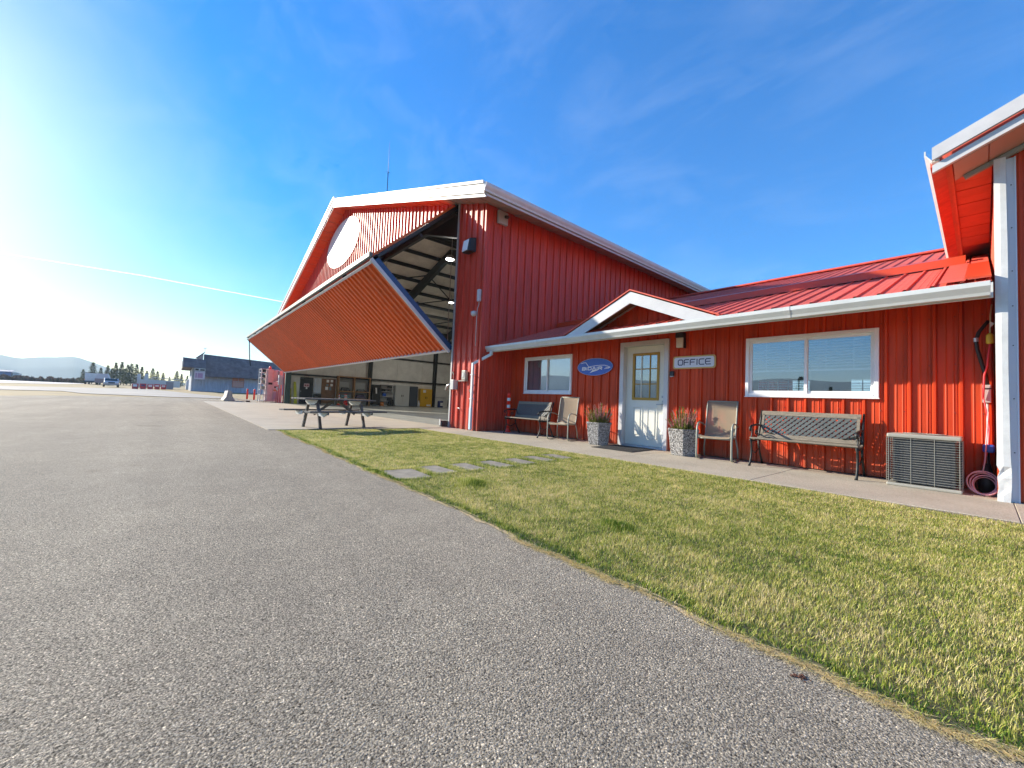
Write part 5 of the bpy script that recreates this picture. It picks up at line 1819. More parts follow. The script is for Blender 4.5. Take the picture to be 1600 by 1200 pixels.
t = thing('lime_ladder', 'lime yellow board leaning in the far corner of the hangar', 'board', (WX, 7.5, 0))
MB().hexa([(WX + .35, 7.42, .01), (WX + .40, 7.42, .01), (WX + .40, 7.66, .01), (WX + .35, 7.66, .01), (WX + .04, 7.38, 1.75), (WX + .09, 7.38, 1.75), (WX + .09, 7.55, 1.75), (WX + .04, 7.55, 1.75)]).build('board', LIME, t)
MB().bar((WX + .2, 7.25, .01), (WX + .04, 7.22, 1.2), .05, .05).build('pole', LIME, t)
t = thing('dark_door', 'dark side door inside the hangar with a pinkish poster on it', 'door', (WX, 8.35, 0))
MB().box(WX, WX + .05, 7.86, 8.84, .02, 2.17).build('slab', mat('near_black_door', (0.012, 0.014, 0.015), 0.5), t)
MB().box(WX + .051, WX + .055, 8.15, 8.55, 1.38, 1.66).build('poster', mat('pink_poster', (0.58, 0.42, 0.42), 0.6), t)
MB().box(WX + .056, WX + .058, 8.2, 8.32, 1.46, 1.58).box(WX + .056, WX + .058, 8.36, 8.5, 1.46, 1.58).build('poster_print', mat('poster_red', (0.25, 0.05, 0.06), 0.6), t)
MB().box(WX + .051, WX + .055, 8.3, 8.42, 1.22, 1.36).build('notice', PAPER, t)
MB().tube([(WX + .05, 7.93, 1.02), (WX + .11, 7.93, 1.02)], .03, 8).build('knob', STEEL, t)
MB().box(WX, WX + .03, 8.12, 8.5, 2.24, 2.4).build('exit_plate', mat('faded_sign_pink', (0.5, 0.3, 0.26), 0.5), t)
t = thing('dust_sheet', 'pale sheet hanging beside the dark hangar door', 'sheet', (WX, 9.15, .9))
mb = MB()
for k in range(24):
    ya, yb = 8.9 + .56 * k / 24, 8.9 + .56 * (k + 1) / 24
    fa, fb = WX + .10 + .03 * math.sin(k * 1.3), WX + .10 + .03 * math.sin((k + 1) * 1.3)
    mb.quad((fa, ya, .92 + .02 * math.sin(k)), (fb, yb, .92 + .02 * math.sin(k + 1)), (fb, yb, 2.2), (fa, ya, 2.2))
    mb.quad((fa - .01, ya, .92 + .02 * math.sin(k)), (fb - .01, yb, .92 + .02 * math.sin(k + 1)), (fb - .01, yb, 2.2), (fa - .01, ya, 2.2))
mb.build('cloth', mat('pale_sheet', (0.58, 0.62, 0.64), 0.8), t, True)
cab('black_bin', 'black bin under the hanging pale sheet', 'bin', 8.9, 9.42, 0.02, .84, .45, BLACK)
t = cab('notice_board', 'tall brown board with papers pinned to it', 'board', 9.48, 10.6, .06, 2.16, .08, BROWNBOARD)
for y, z, w_, h_ in ((9.86, 1.85, .2, .22), (10.18, 1.88, .2, .2), (9.85, 1.55, .17, .16), (10.17, 1.54, .2, .2), (9.78, 1.22, .22, .26), (10.08, 1.2, .18, .3)):
    MB().box(WX + .081, WX + .085, y, y + w_, z, z + h_).build('paper', PAPER if h_ > .18 and w_ > .19 else mat('blue_grey_paper', (0.16, 0.22, 0.24), 0.7), t)
t = thing('wooden_shelf', 'open pine shelving with two bays against the hangar wall', 'shelf', (WX, 12.05, 0))
for y in (10.68, 12.0, 13.34):
    MB().box(WX, WX + .5, y, y + .1, .01, 2.38).build('upright', SHELFWOOD, t)
for z in (.5, 1.12, 2.38):
    MB().box(WX, WX + .52, 10.66, 13.46, z, z + .08).build('shelf_board', SHELFWOOD, t)
MB().box(WX - .0, WX + .02, 10.7, 13.4, .02, 2.3).build('back_panel', mat('grey_back', (0.36, 0.38, 0.37), 0.7), t)
for y, z, w_, h_, m_, lb in ((10.95, 1.2, .8, .32, BLACK, 'dark heap of gear on the upper left shelf bay'), (12.3, 1.2, .85, .22, BLACK, 'dark flat case on the upper right shelf bay'), (12.25, .58, .9, .35, mat('purple_grey_tarp', (0.08, 0.07, 0.12), 0.7), 'bluish folded tarp on the lower right shelf bay'), (10.9, .58, .9, .28, mat('teal_box', (0.10, 0.20, 0.22), 0.6), 'teal box on the lower left shelf bay')):
    mb = MB().hexa([(WX + .06, y, z), (WX + .45, y, z), (WX + .45, y + w_, z), (WX + .06, y + w_, z), (WX + .1, y + .12, z + h_), (WX + .38, y + .1, z + h_ * .8), (WX + .38, y + w_ - .2, z + h_), (WX + .1, y + w_ - .1, z + h_ * .7)])
    o = mb.build('stored_gear', m_)
    bevel(o, .03, 2)
    tag(o, lb, 'gear', 'gear on the hangar shelves')


def make_cone(label):
    t = thing('traffic_cone', label, 'traffic cone', (0, 0, 0), 'traffic cones inside the hangar')
    MB().box(-.17, .17, -.17, .17, 0, .03).build('base', SAFERED, t, loc=(0, 0, 0))
    MB().lathe([(.12, .03), (.06, .55), (.035, .9), (.02, .93)], 14).build('body', SAFERED, t, True, loc=(0, 0, 0))
    for z0, z1, r0, r1 in ((.50, .64, .069, .058), (.72, .86, .052, .042)):
        MB().lathe([(r0, z0), (r1, z1)], 14).build('white_band', REFLECT if False else PAPER, t, True, loc=(0, 0, 0))
    return t


c_ = make_cone('red cone with white bands, leftmost of three before the pine shelving')
c_.location = (-34.9, 10.72, .006)
for x, y, lb in ((-34.6, 11.08, 'red cone with white bands, middle one before the pine shelving'), (-35.1, 11.36, 'red cone with white bands, rightmost of three before the pine shelving')):
    q = copy_tree(c_)
    q.location = (x, y, .006)
    q['label'] = lb
t = cab('black_locker', 'narrow black locker with a white figure-like rag on it', 'locker', 13.7, 14.42, .1, 1.9, .4, mat('black_brown_locker', (0.015, 0.012, 0.010), 0.6))
MB().hexa([(WX + .41, 13.98, 1.1), (WX + .43, 13.98, 1.1), (WX + .43, 14.1, 1.1), (WX + .41, 14.1, 1.1), (WX + .41, 13.92, 1.62), (WX + .43, 13.92, 1.62), (WX + .43, 14.06, 1.62), (WX + .41, 14.06, 1.62)]).build('white_rag', PAPER, t)
t = thing('white_shelf', 'white steel shelf with a few dark items on it', 'shelf', (WX, 15.1, 0))
MB().box(WX, WX + .02, 14.5, 15.7, .1, 1.95).build('back_panel', GREYP, t)
for z in (.45, .85, 1.3, 1.62, 1.93):
    MB().box(WX, WX + .38, 14.5, 15.7, z, z + .03).build('shelf_board', WHITE, t)
for y, z, w_, h_, lb in ((14.62, 1.33, .3, .2, 'black case on the left of the third board up of the white shelf'), (15.2, 1.33, .22, .16, 'small black case on the right of the third board up of the white shelf'), (15.15, 1.65, .4, .2, 'topmost black case on the white steel shelf'), (14.7, .88, .3, .28, 'blue case on the white steel shelf'), (15.2, .48, .4, .25, 'lowest black case on the white steel shelf')):
    tag(bevel(MB().box(WX + .08, WX + .33, y, y + w_, z, z + h_).build('small_case', BLACK if h_ != .28 else BLUEP), .02, 2), lb, 'case', 'cases on the white steel shelf')
tag(bevel(MB().box(WX + .1, WX + .5, 14.45, 14.75, .01, .34).build('orange_crate', mat('orange_crate', (0.5, 0.17, 0.03), 0.6)), .02, 1), 'small orange crate on the hangar floor below the white shelf', 'crate')
tag(bevel(MB().box(WX + .1, WX + .5, 15.25, 15.68, .01, .62).build('black_bag', BLACK), .08, 3), 'black bag on the hangar floor beside the pale cabinet', 'bag')
cab('pale_cabinet', 'pale grey two door steel cabinet in the hangar', 'cabinet', 15.78, 17.2, .03, 1.98, .5, mat('pale_cabinet_grey', (0.50, 0.52, 0.50), 0.45), 2)
cab('dark_cabinet', 'dark blue grey locker right of the pale cabinet', 'cabinet', 17.3, 18.1, .03, 1.95, .45, mat('slate_locker', (0.06, 0.075, 0.10), 0.5), 1)
t = cab('yellow_cabinet', 'yellow flammables cabinet with a white label', 'cabinet', 18.35, 19.62, .03, 1.78, .5, YELLOW, 2)
MB().box(WX + .524, WX + .528, 18.62, 18.92, 1.4, 1.68).build('label_sheet', PAPER, t)
MB().box(WX + .524, WX + .528, 19.05, 19.5, .1, .26).build('label_sheet', PAPER, t)
t = thing('white_bottle', 'white bottle standing left of the yellow cabinet', 'bottle', (WX + .7, 18.1, .006))
MB().lathe([(.12, 0), (.12, .36), (.05, .46), (.05, .54)], 14).build('bottle_body', WHITE, t, True, loc=(0, 0, 0))
MB().lathe([(.055, .54), (.055, .6), (.02, .61)], 10).build('cap', WHITE, t, loc=(0, 0, 0))
t = thing('blue_drum', 'dark blue drum with a white label by the steel column', 'drum', (WX + .5, 20.6, .006))
MB().lathe([(.26, 0), (.28, .03), (.28, .62), (.25, .66), (.05, .66)], 18).build('drum_body', mat('navy_drum', (0.015, 0.03, 0.14), 0.4), t, True, loc=(0, 0, 0))
MB().box(.10, .285, -.14, .14, .16, .48).build('drum_label', PAPER, t, loc=(0, 0, 0))
t = thing('white_board', 'pale whiteboard hanging on the hangar wall past the column', 'whiteboard', (WX, 20.85, 1.0))
MB().box(WX, WX + .03, 20.35, 21.5, 1.02, 2.1).build('panel', LINER, t)
MB().box(WX + .0, WX + .06, 20.35, 21.5, .98, 1.02).build('tray', GREYP, t)
t = thing('stacked_gear', 'dark heap of gear in the deep corner by the red jamb', 'gear', (WX, 22.0, 0))
bevel(MB().box(WX + .1, WX + .8, 21.6, 22.8, .01, .9).build('heap', BLACK, t), .2, 3)
bevel(MB().box(WX + .1, WX + .6, 22.0, 22.6, .9, 1.4).build('heap_top', BLACK, t), .15, 3)

# ------------------------------------------------------------------ beyond the hangar's left corner
PALEPINK = mat('faded_pink_panel', (0.62, 0.46, 0.43), 0.5, var=.12)
fs = thing('fuel_station', 'faded pink and white fuel pump cabinet with open frame and red cap', 'fuel pump', (-38.4, 6.1, gz(-38.4)))
g0 = gz(-38.4)
for y in (5.46, 5.84):
    for x in (-37.85, -38.9):
        MB().box(x - .035, x + .035, y - .03, y + .03, g0, 2.72).build('frame_post', WHITE, fs)
for z in (.14, .62, 1.02, 1.5, 1.98, 2.42, 2.7):
    MB().box(-38.9, -37.82, 5.46, 5.84, z - .02, z + .02).build('frame_tray', WHITE, fs)
for z in (1.04, 1.52):
    MB().box(-38.6, -37.95, 5.52, 5.78, z, z + .26).build('stored_can', mat('green_grey_can', (0.28, 0.34, 0.28), 0.5), fs)
for z in (2.0, 2.44):
    MB().box(-38.6, -38.0, 5.54, 5.78, z, z + .22).build('dark_can', BLACK, fs)
bevel(MB().box(-39.0, -37.8, 5.9, 6.32, g0 + .05, 2.72).build('pump_cabinet', PALEPINK, fs), .02, 2)
bevel(MB().box(-39.0, -37.78, 6.33, 6.72, g0 + .05, 1.7).build('pump_cabinet', PALEPINK, fs), .02, 2)
MB().box(-37.795, -37.78, 5.98, 6.26, 1.45, 1.62).box(-37.775, -37.77, 6.4, 6.66, 1.2, 1.32).build('dial_window', BLACK, fs)
MB().box(-37.775, -37.765, 6.36, 6.7, .95, 1.05).build('orange_strip', mat('orange_strip', (0.55, 0.22, 0.05), 0.5), fs)
MB().box(-37.785, -37.76, 6.36, 6.7, .25, .85).build('lower_door', mat('lilac_panel', (0.42, 0.34, 0.40), 0.5), fs)
MB().lathe([(.28, 0), (.30, .03), (.30, .44), (.30, .48), (.30, .9), (.27, .95), (.05, .95)], 18, (-38.3, 6.5, 1.75)).build('white_drum', WHITE, fs, True)
MB().box(-38.9, -37.8, 6.75, 7.0, g0, 2.65).build('side_panel', PALEPINK, fs)
MB().lathe([(.10, 0), (.10, .14), (.05, .24), (.01, .27)], 12, (-38.2, 6.1, 2.72)).build('beacon', SAFERED, fs, True)
pr = thing('standpipe', 'white box on thin red pipes at the hangar front left corner', 'standpipe', (-36.2, 6.4, 0))
for y in (6.3, 6.42, 6.56):
    MB().tube([(-36.1, y, 0), (-36.1, y, 1.15)], .03, 7).build('red_pipe', mat('pale_red_pipe', (0.55, 0.12, 0.10), 0.5), pr, True)
bevel(MB().box(-36.25, -35.95, 6.38, 6.66, 1.45, 2.2).build('white_box', WHITE, pr), .02, 1)
MB().tube([(-36.1, 6.5, 1.15), (-36.1, 6.5, 1.5)], .05, 8).build('neck', STEEL, pr)
MB().tube([(-36.1, 6.36, 1.0), (-36.0, 6.30, 1.25)], .06, 8).build('valve', WHITE, pr)
kb = MB().box(-41.5, -36.2, 4.35, 4.6, gz(-38), gz(-38) + .10)
tag(kb.build('kerb_timber', mat('brown_timber', (0.12, 0.075, 0.05), 0.85)), 'low brown timber edging on the ground before the pump cabinet', 'edging')
jbar = thing('concrete_barrier', 'pale concrete barrier block standing end-on at the apron edge', 'barrier', (-37.3, 3.4, gz(-37.3)))
mb = MB()
prof = [(-.36, 0), (.36, 0), (.36, .08), (.20, .34), (.13, .78), (-.13, .78), (-.20, .34), (-.36, .08)]
mb.prism([(0, y, z) for y, z in prof], (-2.4, 0, 0))
bevel(mb.build('block', mat('pale_block_concrete', (0.50, 0.46, 0.39), 0.85, var=.15, vscale=3), jbar, loc=(0, 0, 0)), .03, 2)
mb = MB().box(-.9, -.6, -.1, .1, .78, .86)
mb.build('lifting_lug', STEEL, jbar, loc=(0, 0, 0))
for x, y, lb in ((-44.2, 5.36, 'thin red bollard nearer the concrete barrier'), (-42.9, 5.74, 'thin red bollard nearer the pink pump cabinet')):
    t = thing('red_bollard', lb, 'bollard', (x, y, gz(x)), 'red bollards before the grey building')
    MB().lathe([(.075, 0), (.075, .93), (.06, .97), (.02, .98)], 12).build('post', SAFERED, t, True, loc=(0, 0, 0))
    MB().lathe([(.078, .74), (.078, .82)], 12).build('band', mat('band_dark_red', (0.3, 0.02, 0.02), 0.5), t, True, loc=(0, 0, 0))

# grey blue building with tall shingled mansard
gb = thing('grey_building', 'low blue grey hall with deep brown shingled roofs beyond the apron', 'building', (-88, 8, gz(-88)))
bz = gz(-88)
BLUEGREY = siding_mat('blue_grey_siding', (0.42, 0.46, 0.52), 0.6, .2, False)
SHINGLE = mat('brown_shingle', (0.15, 0.125, 0.13), 0.85, var=.35, vscale=1.5, bump=.5, bscale=6)
sheets('wall_sheet', (-88, 2.55, 0), (0, 1, 0), (0, 0, 1), (1, 0, 0), 0, 22, cst(bz), cst(5.0), .6, BLUEGREY, gb, (), .04, 6, .01)
MB().box(-104, -88.02, 2.55, 24, bz, 5.0).build('core_wall', BLUEGREY, gb)
MB().box(-88.1, -87.9, 2.45, 2.62, bz, 4.6).build('corner_trim', WHITE, gb)
rows = 8
for k in range(rows):                                   # lower mansard, in shingle courses
    t0, t1 = k / rows, (k + 1) / rows
    yl0, yl1 = 4.25, 4.25
    za0, zb0 = 3.0 + (6.1 - 3.0) * t0, 3.25 + (4.75 - 3.25) * t0
    za1, zb1 = 3.0 + (6.1 - 3.0) * t1, 3.25 + (4.75 - 3.25) * t1
    x0, x1 = -86.6 - 1.5 * t0, -86.6 - 1.5 * t1
    yl = 4.25 if za0 < 4.4 else 1.25
    mb = MB()
    mb.hexa([(x0, yl, za0), (x0, 23, zb0), (x0 - .5, 23, zb0), (x0 - .5, yl, za0), (x1 + .05, yl, za1), (x1 + .05, 23, zb1), (x1 - .5, 23, zb1), (x1 - .5, yl, za1)])
    mb.build('shingle_course', SHINGLE, gb)
MB().hexa([(-86.5, 1.2, 4.38), (-86.5, 4.3, 4.42), (-104, 4.3, 4.42), (-104, 1.2, 4.38), (-87.6, 1.2, 6.0), (-87.6, 4.3, 5.9), (-104, 4.3, 5.9), (-104, 1.2, 6.0)]).build('overhang', SHINGLE, gb)
MB().box(-87.5, -86.45, 1.1, 1.22, 4.4, 6.1).build('bargeboard', mat('pale_barge', (0.5, 0.48, 0.45), 0.6), gb)
for k in range(8):                                   # upper clerestory roof
    t0, t1 = k / 8, (k + 1) / 8
    mb = MB()
    f = lambda t: (5.3 + 2.05 * t, 4.9 + 1.55 * t)
    x0, x1 = -93 - 1.2 * t0, -93 - 1.2 * t1
    mb.hexa([(x0, 4.1 + .1, f(t0)[0]), (x0, 24, f(t0)[1]), (x0 - .6, 24, f(t0)[1]), (x0 - .6, 4.2, f(t0)[0]), (x1 + .05, 4.2, f(t1)[0]), (x1 + .05, 24, f(t1)[1]), (x1 - .6, 24, f(t1)[1]), (x1 - .6, 4.2, f(t1)[0])])
    mb.build('shingle_course', SHINGLE, gb)
MB().prism([(-93.2, 4.1, 5.2), (-94.2, 4.1, 7.6), (-94.6, 3.2, 6.6), (-94.6, 3.2, 5.2)], (-2, 0, 0)).build('clerestory_end', mat('pale_gable_end', (0.45, 0.36, 0.30), 0.7), gb)
MB().bar((-93.6, 4.25, 7.62), (-94.0, 3.05, 6.45), .25, .12).build('bargeboard', SHINGLE, gb)
for ya, yb, za, zb, nm in ((8.35, 9.95, 1.45, 3.0, 'window'),):
    w_ = bpy.data.objects.new('window', None)
    C.objects.link(w_)
    w_.parent = gb
    w_.location = Vector((-88, (ya + yb) / 2, za)) - wpos(gb)
    MB().box(-87.98, -87.86, ya - .1, yb + .1, za - .1, za).box(-87.98, -87.86, ya - .1, yb + .1, zb, zb + .1).box(-87.98, -87.86, ya - .1, ya, za, zb).box(-87.98, -87.86, yb, yb + .1, za, zb).build('window_frame', mat('salmon_frame', (0.50, 0.20, 0.14), 0.6), w_)
    MB().box(-87.95, -87.9, ya, yb, za, zb - .55).build('boarded_panel', mat('salmon_board', (0.62, 0.34, 0.27), 0.6), w_)
    MB().box(-87.95, -87.9, ya, (ya + yb) / 2 - .04, zb - .5, zb).box(-87.95, -87.9, (ya + yb) / 2 + .04, yb, zb - .5, zb).build('upper_pane', mat('salmon_pane', (0.45, 0.18, 0.12), 0.4), w_)
mb = MB()
bs = thing('wall_poster', 'white and pink poster board on the corner of the grey building', 'sign', (-86.3, 3.4, 3.4))
MB().box(-86.4, -86.3, 2.75, 4.2, 2.45, 3.75).build('board', mat('white_pink_board', (0.62, 0.55, 0.57), 0.5), bs)
MB().box(-86.29, -86.27, 3.2, 3.9, 2.7, 3.5).box(-86.29, -86.27, 2.9, 3.1, 2.7, 3.5).build('print', mat('lilac_print', (0.45, 0.25, 0.36), 0.5), bs)
MB().box(-86.4, -86.3, 2.75, 4.2, 3.85, 4.35).build('upper_board', mat('pale_board', (0.50, 0.50, 0.46), 0.5), bs)
MB().box(-86.29, -86.27, 2.85, 3.3, 3.95, 4.25).box(-86.29, -86.27, 3.5, 4.1, 3.95, 4.2).build('upper_print', BLACK, bs)
wv = thing('weather_vane', 'small weather vane mast on the roof corner of the grey building', 'weather vane', (-94, 4.3, 7.5))
MB().tube([(0, 0, 0), (0, 0, .95)], .03, 5).build('mast', STEEL, wv, loc=(0, 0, 0))
MB().bar((0, -.25, .9), (0, .25, .98), .03, .10).build('vane', STEEL, wv, loc=(0, 0, 0))

# pickup truck, facing the camera
pk = thing('pickup_truck', 'silver pickup truck parked facing this way on the dry grass', 'pickup truck', (-99, -8.1, gz(-99)))
SILVER = mat('silver_car_paint', (0.50, 0.51, 0.52), 0.3, .5)
CARGLASS = mat('dark_car_glass', (0.03, 0.05, 0.05), 0.08)
W_ = .92
mb = MB()
side = [(0.0, .55), (0.0, .95), (-.25, 1.12), (-1.35, 1.20), (-2.1, 1.72), (-3.6, 1.74), (-3.9, 1.22), (-5.4, 1.22), (-5.4, .55)]
mb.prism([(x, -W_, z) for x, z in side], (0, 2 * W_, 0))
bevel(mb.build('body', SILVER, pk, loc=(0, 0, 0)), .06, 3)
MB().hexa([(-1.36, -.82, 1.22), (-1.36, .82, 1.22), (-1.40, .82, 1.22), (-1.40, -.82, 1.22), (-2.04, -.72, 1.68), (-2.04, .72, 1.68), (-2.08, .72, 1.68), (-2.08, -.72, 1.68)]).build('windscreen', CARGLASS, pk, loc=(0.02, 0, .02))
for s in (-1, 1):
    MB().prism([(-1.6, s * .985, 1.24), (-2.15, s * .985, 1.64), (-3.5, s * .985, 1.66), (-3.65, s * .985, 1.26)], (0, s * .01, 0)).build('side_window', CARGLASS, pk, loc=(0, 0, 0))
    MB().box(-.02, .03, s * .62 - .2, s * .62 + .2, .80, .97).build('headlight', mat('headlight_lens', (0.75, 0.78, 0.8), .15), pk, loc=(0, 0, 0))
    MB().box(-1.55, -1.45, s * 1.0 - .02, s * 1.0 + .2 * (s > 0) + .02 - .2 * (s < 0) * 0, 1.18, 1.36).build('mirror', SILVER, pk, loc=(0, 0, 0))
    for x in (-.95, -4.3):
        wv_ = bpy.data.objects.new('wheel', MB().tube([(x, s * .80, .37), (x, s * 1.0, .37)], .37, 18).mesh('wheel', BLACK))
        C.objects.link(wv_)
        wv_.parent = pk
        MB().tube([(x, s * .99, .37), (x, s * 1.012, .37)], .2, 12).build('rim', STEEL, wv_, loc=(0, 0, 0))
MB().box(-.02, .035, -.42, .42, .74, .97).build('grille', BLACK, pk, loc=(0, 0, 0))
bevel(MB().box(-.1, .10, -.99, .99, .42, .66).build('bumper', mat('dull_bumper', (0.30, 0.31, 0.32), .4, .4), pk, loc=(0, 0, 0)), .03, 2)
pk.rotation_euler.z = R(6)
pk.scale = (1, 1, .9)

# white box truck seen from behind
bt = thing('box_truck', 'white box truck with dark underside parked before the conifers', 'truck', (-140, -15.1, gz(-140)))
MB().box(-6, 0, -1.0, 1.0, .9, 2.75).build('cargo_box', WHITE, bt, loc=(0, 0, 0))
MB().box(-6.05, .06, -1.03, 1.03, 2.75, 2.86).build('roof_rail', BLACK, bt, loc=(0, 0, 0))
MB().box(-5.8, -.05, -1.0, 1.0, .45, 1.0).build('chassis', mat('navy_chassis', (0.03, 0.05, 0.09), .5), bt, loc=(0, 0, 0))
MB().box(-8.0, -6.1, -1.05, 1.05, .5, 2.5).build('cab', WHITE, bt, loc=(0, 0, 0))
for s in (-1, 1):
    for x in (-1.2, -6.9):
        MB().tube([(x, s * .8, .45), (x, s * 1.1, .45)], .45, 16).build('wheel', BLACK, bt, loc=(0, 0, 0))
    MB().box(-.0, .04, s * 1.0 - .08, s * 1.0 + .08, 1.05, 1.2).build('tail_light', SAFERED, bt, loc=(0, 0, 0))

# red bins in a row
BIN_L = ['leftmost red bin of the row, nearest the pickup truck', 'second red bin of the row from the pickup truck', 'middle red bin of the row of five', 'fourth red bin of the row from the pickup truck', 'rightmost red bin of the row, beside the grey bin']
BINRED = mat('bin_red', (0.50, 0.03, 0.045), 0.45)
binp = None
for i in range(5):
    f = (i + .5) / 5
    x, y = -86 - 12 * f, -4.85 + 4.1 * f
    t = thing('red_bin', BIN_L[i], 'bin', (x, y, gz(x)), 'red bins in a row on the taxiway edge')
    mb = MB()
    mb.hexa([(-.44, -.34, 0), (.44, -.34, 0), (.44, .34, 0), (-.44, .34, 0), (-.5, -.38, .82), (.5, -.38, .82), (.5, .38, .82), (-.5, .38, .82)])
    bevel(mb.build('tub', BINRED, t, loc=(0, 0, 0)), .04, 2)
    MB().box(.50, .53, -.24, .24, .46 if i % 2 else .38, .74).build('front_panel', PAPER if i != 1 else mat('navy_panel', (0.05, 0.04, 0.14), .5), t, loc=(0, 0, 0))
    bevel(MB().box(-.54, .54, -.41, .41, .82, .9).build('lid', mat('bin_lid_pink', (0.55, 0.35, 0.36), .5) if i % 2 == 0 else BINRED, t, loc=(0, 0, 0)), .03, 2)
t = thing('grey_bin', 'small grey blue bin right of the red bins', 'bin', (-101, -.35, gz(-101)))
bevel(MB().box(-.5, .5, -.55, .55, 0, 1.3).build('tub', mat('bin_blue_grey', (0.25, 0.28, 0.34), .5), t, loc=(0, 0, 0)), .05, 2)
MB().box(-.55, .55, -.6, .6, 1.3, 1.4).build('lid', mat('bin_blue_grey', (0.2, 0.2, 0.2)), t, loc=(0, 0, 0))
# white machine behind the bins, shed, tank
t = thing('white_machine', 'low white machine with two stacks behind the red bins', 'machine', (-112, -2.9, gz(-112)))
MB().box(-1, 1, -2.2, 4.2, 0.3, 1.7).build('body', mat('pale_machine', (0.6, 0.6, 0.58), .5), t, loc=(0, 0, 0))
MB().box(-.5, .5, -2.6, -2.1, 0, 2.8).build('stack', WHITE, t, loc=(0, 0, 0))
MB().box(-.5, .5, -1.5, -.95, 0, 2.9).build('stack', WHITE, t, loc=(0, 0, 0))
MB().bar((0, -.5, 2.2), (0, 5.8, 1.95), .5, .16).build('boom', mat('grey_boom', (0.35, 0.35, 0.35), .5), t, loc=(0, 0, 0))
t = thing('pale_shed', 'pale rounded shed between the conifers and the grey building', 'shed', (-112, 3.4, gz(-112)))
MB().prism([(0, -1.1, 0), (0, 1.5, 0), (0, 1.5, 1.8), (0, .9, 2.7), (0, .2, 3.0), (0, -.5, 2.7), (0, -1.1, 1.8)], (-4, 0, 0)).build('shell', mat('pale_shed', (0.55, 0.56, 0.60), .5), t, loc=(0, 0, 0))
MB().box(.0, .05, -.3, .7, 0, 1.9).build('door', GREYP, t, loc=(0, 0, 0))
t = thing('pink_trailer', 'small pale trailer parked right of the box truck', 'trailer', (-135, -12.6, gz(-135)))
MB().box(-3, 0, -1.3, 1.2, .5, 1.5).build('lower_body', mat('rose_body', (0.32, 0.20, 0.20), .6), t, loc=(0, 0, 0))
MB().prism([(0, -1.3, 1.5), (0, 1.2, 1.5), (0, .7, 2.7), (0, -.9, 2.7)], (-3, 0, 0)).build('upper_body', mat('pale_body', (0.58, 0.52, 0.54), .6), t, loc=(0, 0, 0))
for y in (-1, .9):
    MB().tube([(-1.5, y, .35), (-1.5, y + .2, .35)], .35, 12).build('wheel', BLACK, t, loc=(0, 0, 0))
bb = thing('blue_shed', 'long blue shed far across the runway at the left edge', 'shed', (-300, -64, gz(-300)))
MB().box(-8, 0, -14, 5.2, 0, 3.0).build('wall', mat('blue_shed_wall', (0.05, 0.12, 0.32), .5), bb, loc=(0, 0, 0))
MB().prism([(.3, -14.3, 2.95), (.3, 5.6, 2.95), (-4, 5.6, 3.7), (-4, -14.3, 3.7)], (0, 0, .2)).build('roof', mat('blue_shed_roof', (0.04, 0.09, 0.22), .5), bb, loc=(0, 0, 0))
t = thing('white_shed', 'small white shed at the end of the long blue shed', 'shed', (-300, -57.2, gz(-300)))
MB().box(-4, 0, -1.0, 1.0, 0, 2.5).build('wall', WHITE, t, loc=(0, 0, 0))
MB().prism([(.2, -1.2, 2.5), (.2, 1.2, 2.5), (.2, 0, 3.0)], (-4.4, 0, 0)).build('roof', GREYP, t, loc=(0, 0, 0))

# brush along the runway
NBH = 9000
az = rng.uniform(-173.4, -166.5, NBH)
rr = rng.uniform(165, 215, NBH)
bx_, by_ = rr * np.cos(np.radians(az)), rr * np.sin(np.radians(az))
bzv = np.array([gz(v) for v in bx_])
hh = (0.5 + 1.5 * vnoise(az * 6, rr * .02, 1.0, 9)) * rng.uniform(.5, 1.0, NBH)
BR = attr_mat('brown_brush_twigs', (0.05, 0.045, 0.035), (0.22, 0.13, 0.10), .9, .1)
bo = blades('brush', bx_, by_, bzv, hh, rng.uniform(.3, .8, NBH), rng.uniform(0, .5, NBH), rng.uniform(0, 2 * PI, NBH), rng.random(NBH), BR)
tag(bo, 'brown scrub along the far side of the runway', 'scrub', kind='stuff')


# ------------------------------------------------------------------ conifers
def conifer_mesh(seed, slim):
    r = random.Random(seed)
    vs, fs, tn = [], [], []
    H = 1.0
    for k in range(46):
        f = (k + .5) / 46
        z = .10 + .90 * f
        rad = slim * (1 - f) ** .8 * (0.72 + .5 * r.random()) * (1 if f > .1 else .8) + .012
        a0 = r.uniform(0, 2 * PI)
        nb = 7 if f < .7 else 5
        for b_ in range(nb):
            if r.random() < .12:
                continue
            a = a0 + 2 * PI * b_ / nb + r.uniform(-.4, .4)
            ln = rad * r.uniform(.6, 1.12)
            tip = Vector((math.cos(a) * ln, math.sin(a) * ln, z - ln * .28 + r.uniform(-.01, .02)))
            rt_ = Vector((0, 0, z))
            for q in range(7):
                t = .25 + .75 * q / 6
                c = rt_.lerp(tip, t)
                s = .032 * (1.25 - .6 * t) * r.uniform(.7, 1.4)
                d = Vector((math.cos(a) + r.uniform(-.8, .8), math.sin(a) + r.uniform(-.8, .8), r.uniform(-.5, .4))).normalized()
                u = d.cross(Vector((r.uniform(-1, 1), r.uniform(-1, 1), 1))).normalized()
                i = len(vs)
                vs.extend([tuple(c - u * s * .5), tuple(c + u * s * .5), tuple(c + d * s * 1.5)])
                fs.append((i, i + 1, i + 2))
                tn.extend([min(1, max(0, .35 + r.uniform(-.35, .5)))] * 3)
    me = bpy.data.meshes.new('crown')
    me.from_pydata(vs, [], fs)
    at = me.attributes.new('tone', 'FLOAT', 'POINT')
    at.data.foreach_set('value', tn)
    me.materials.append(NEEDLE)
    return me


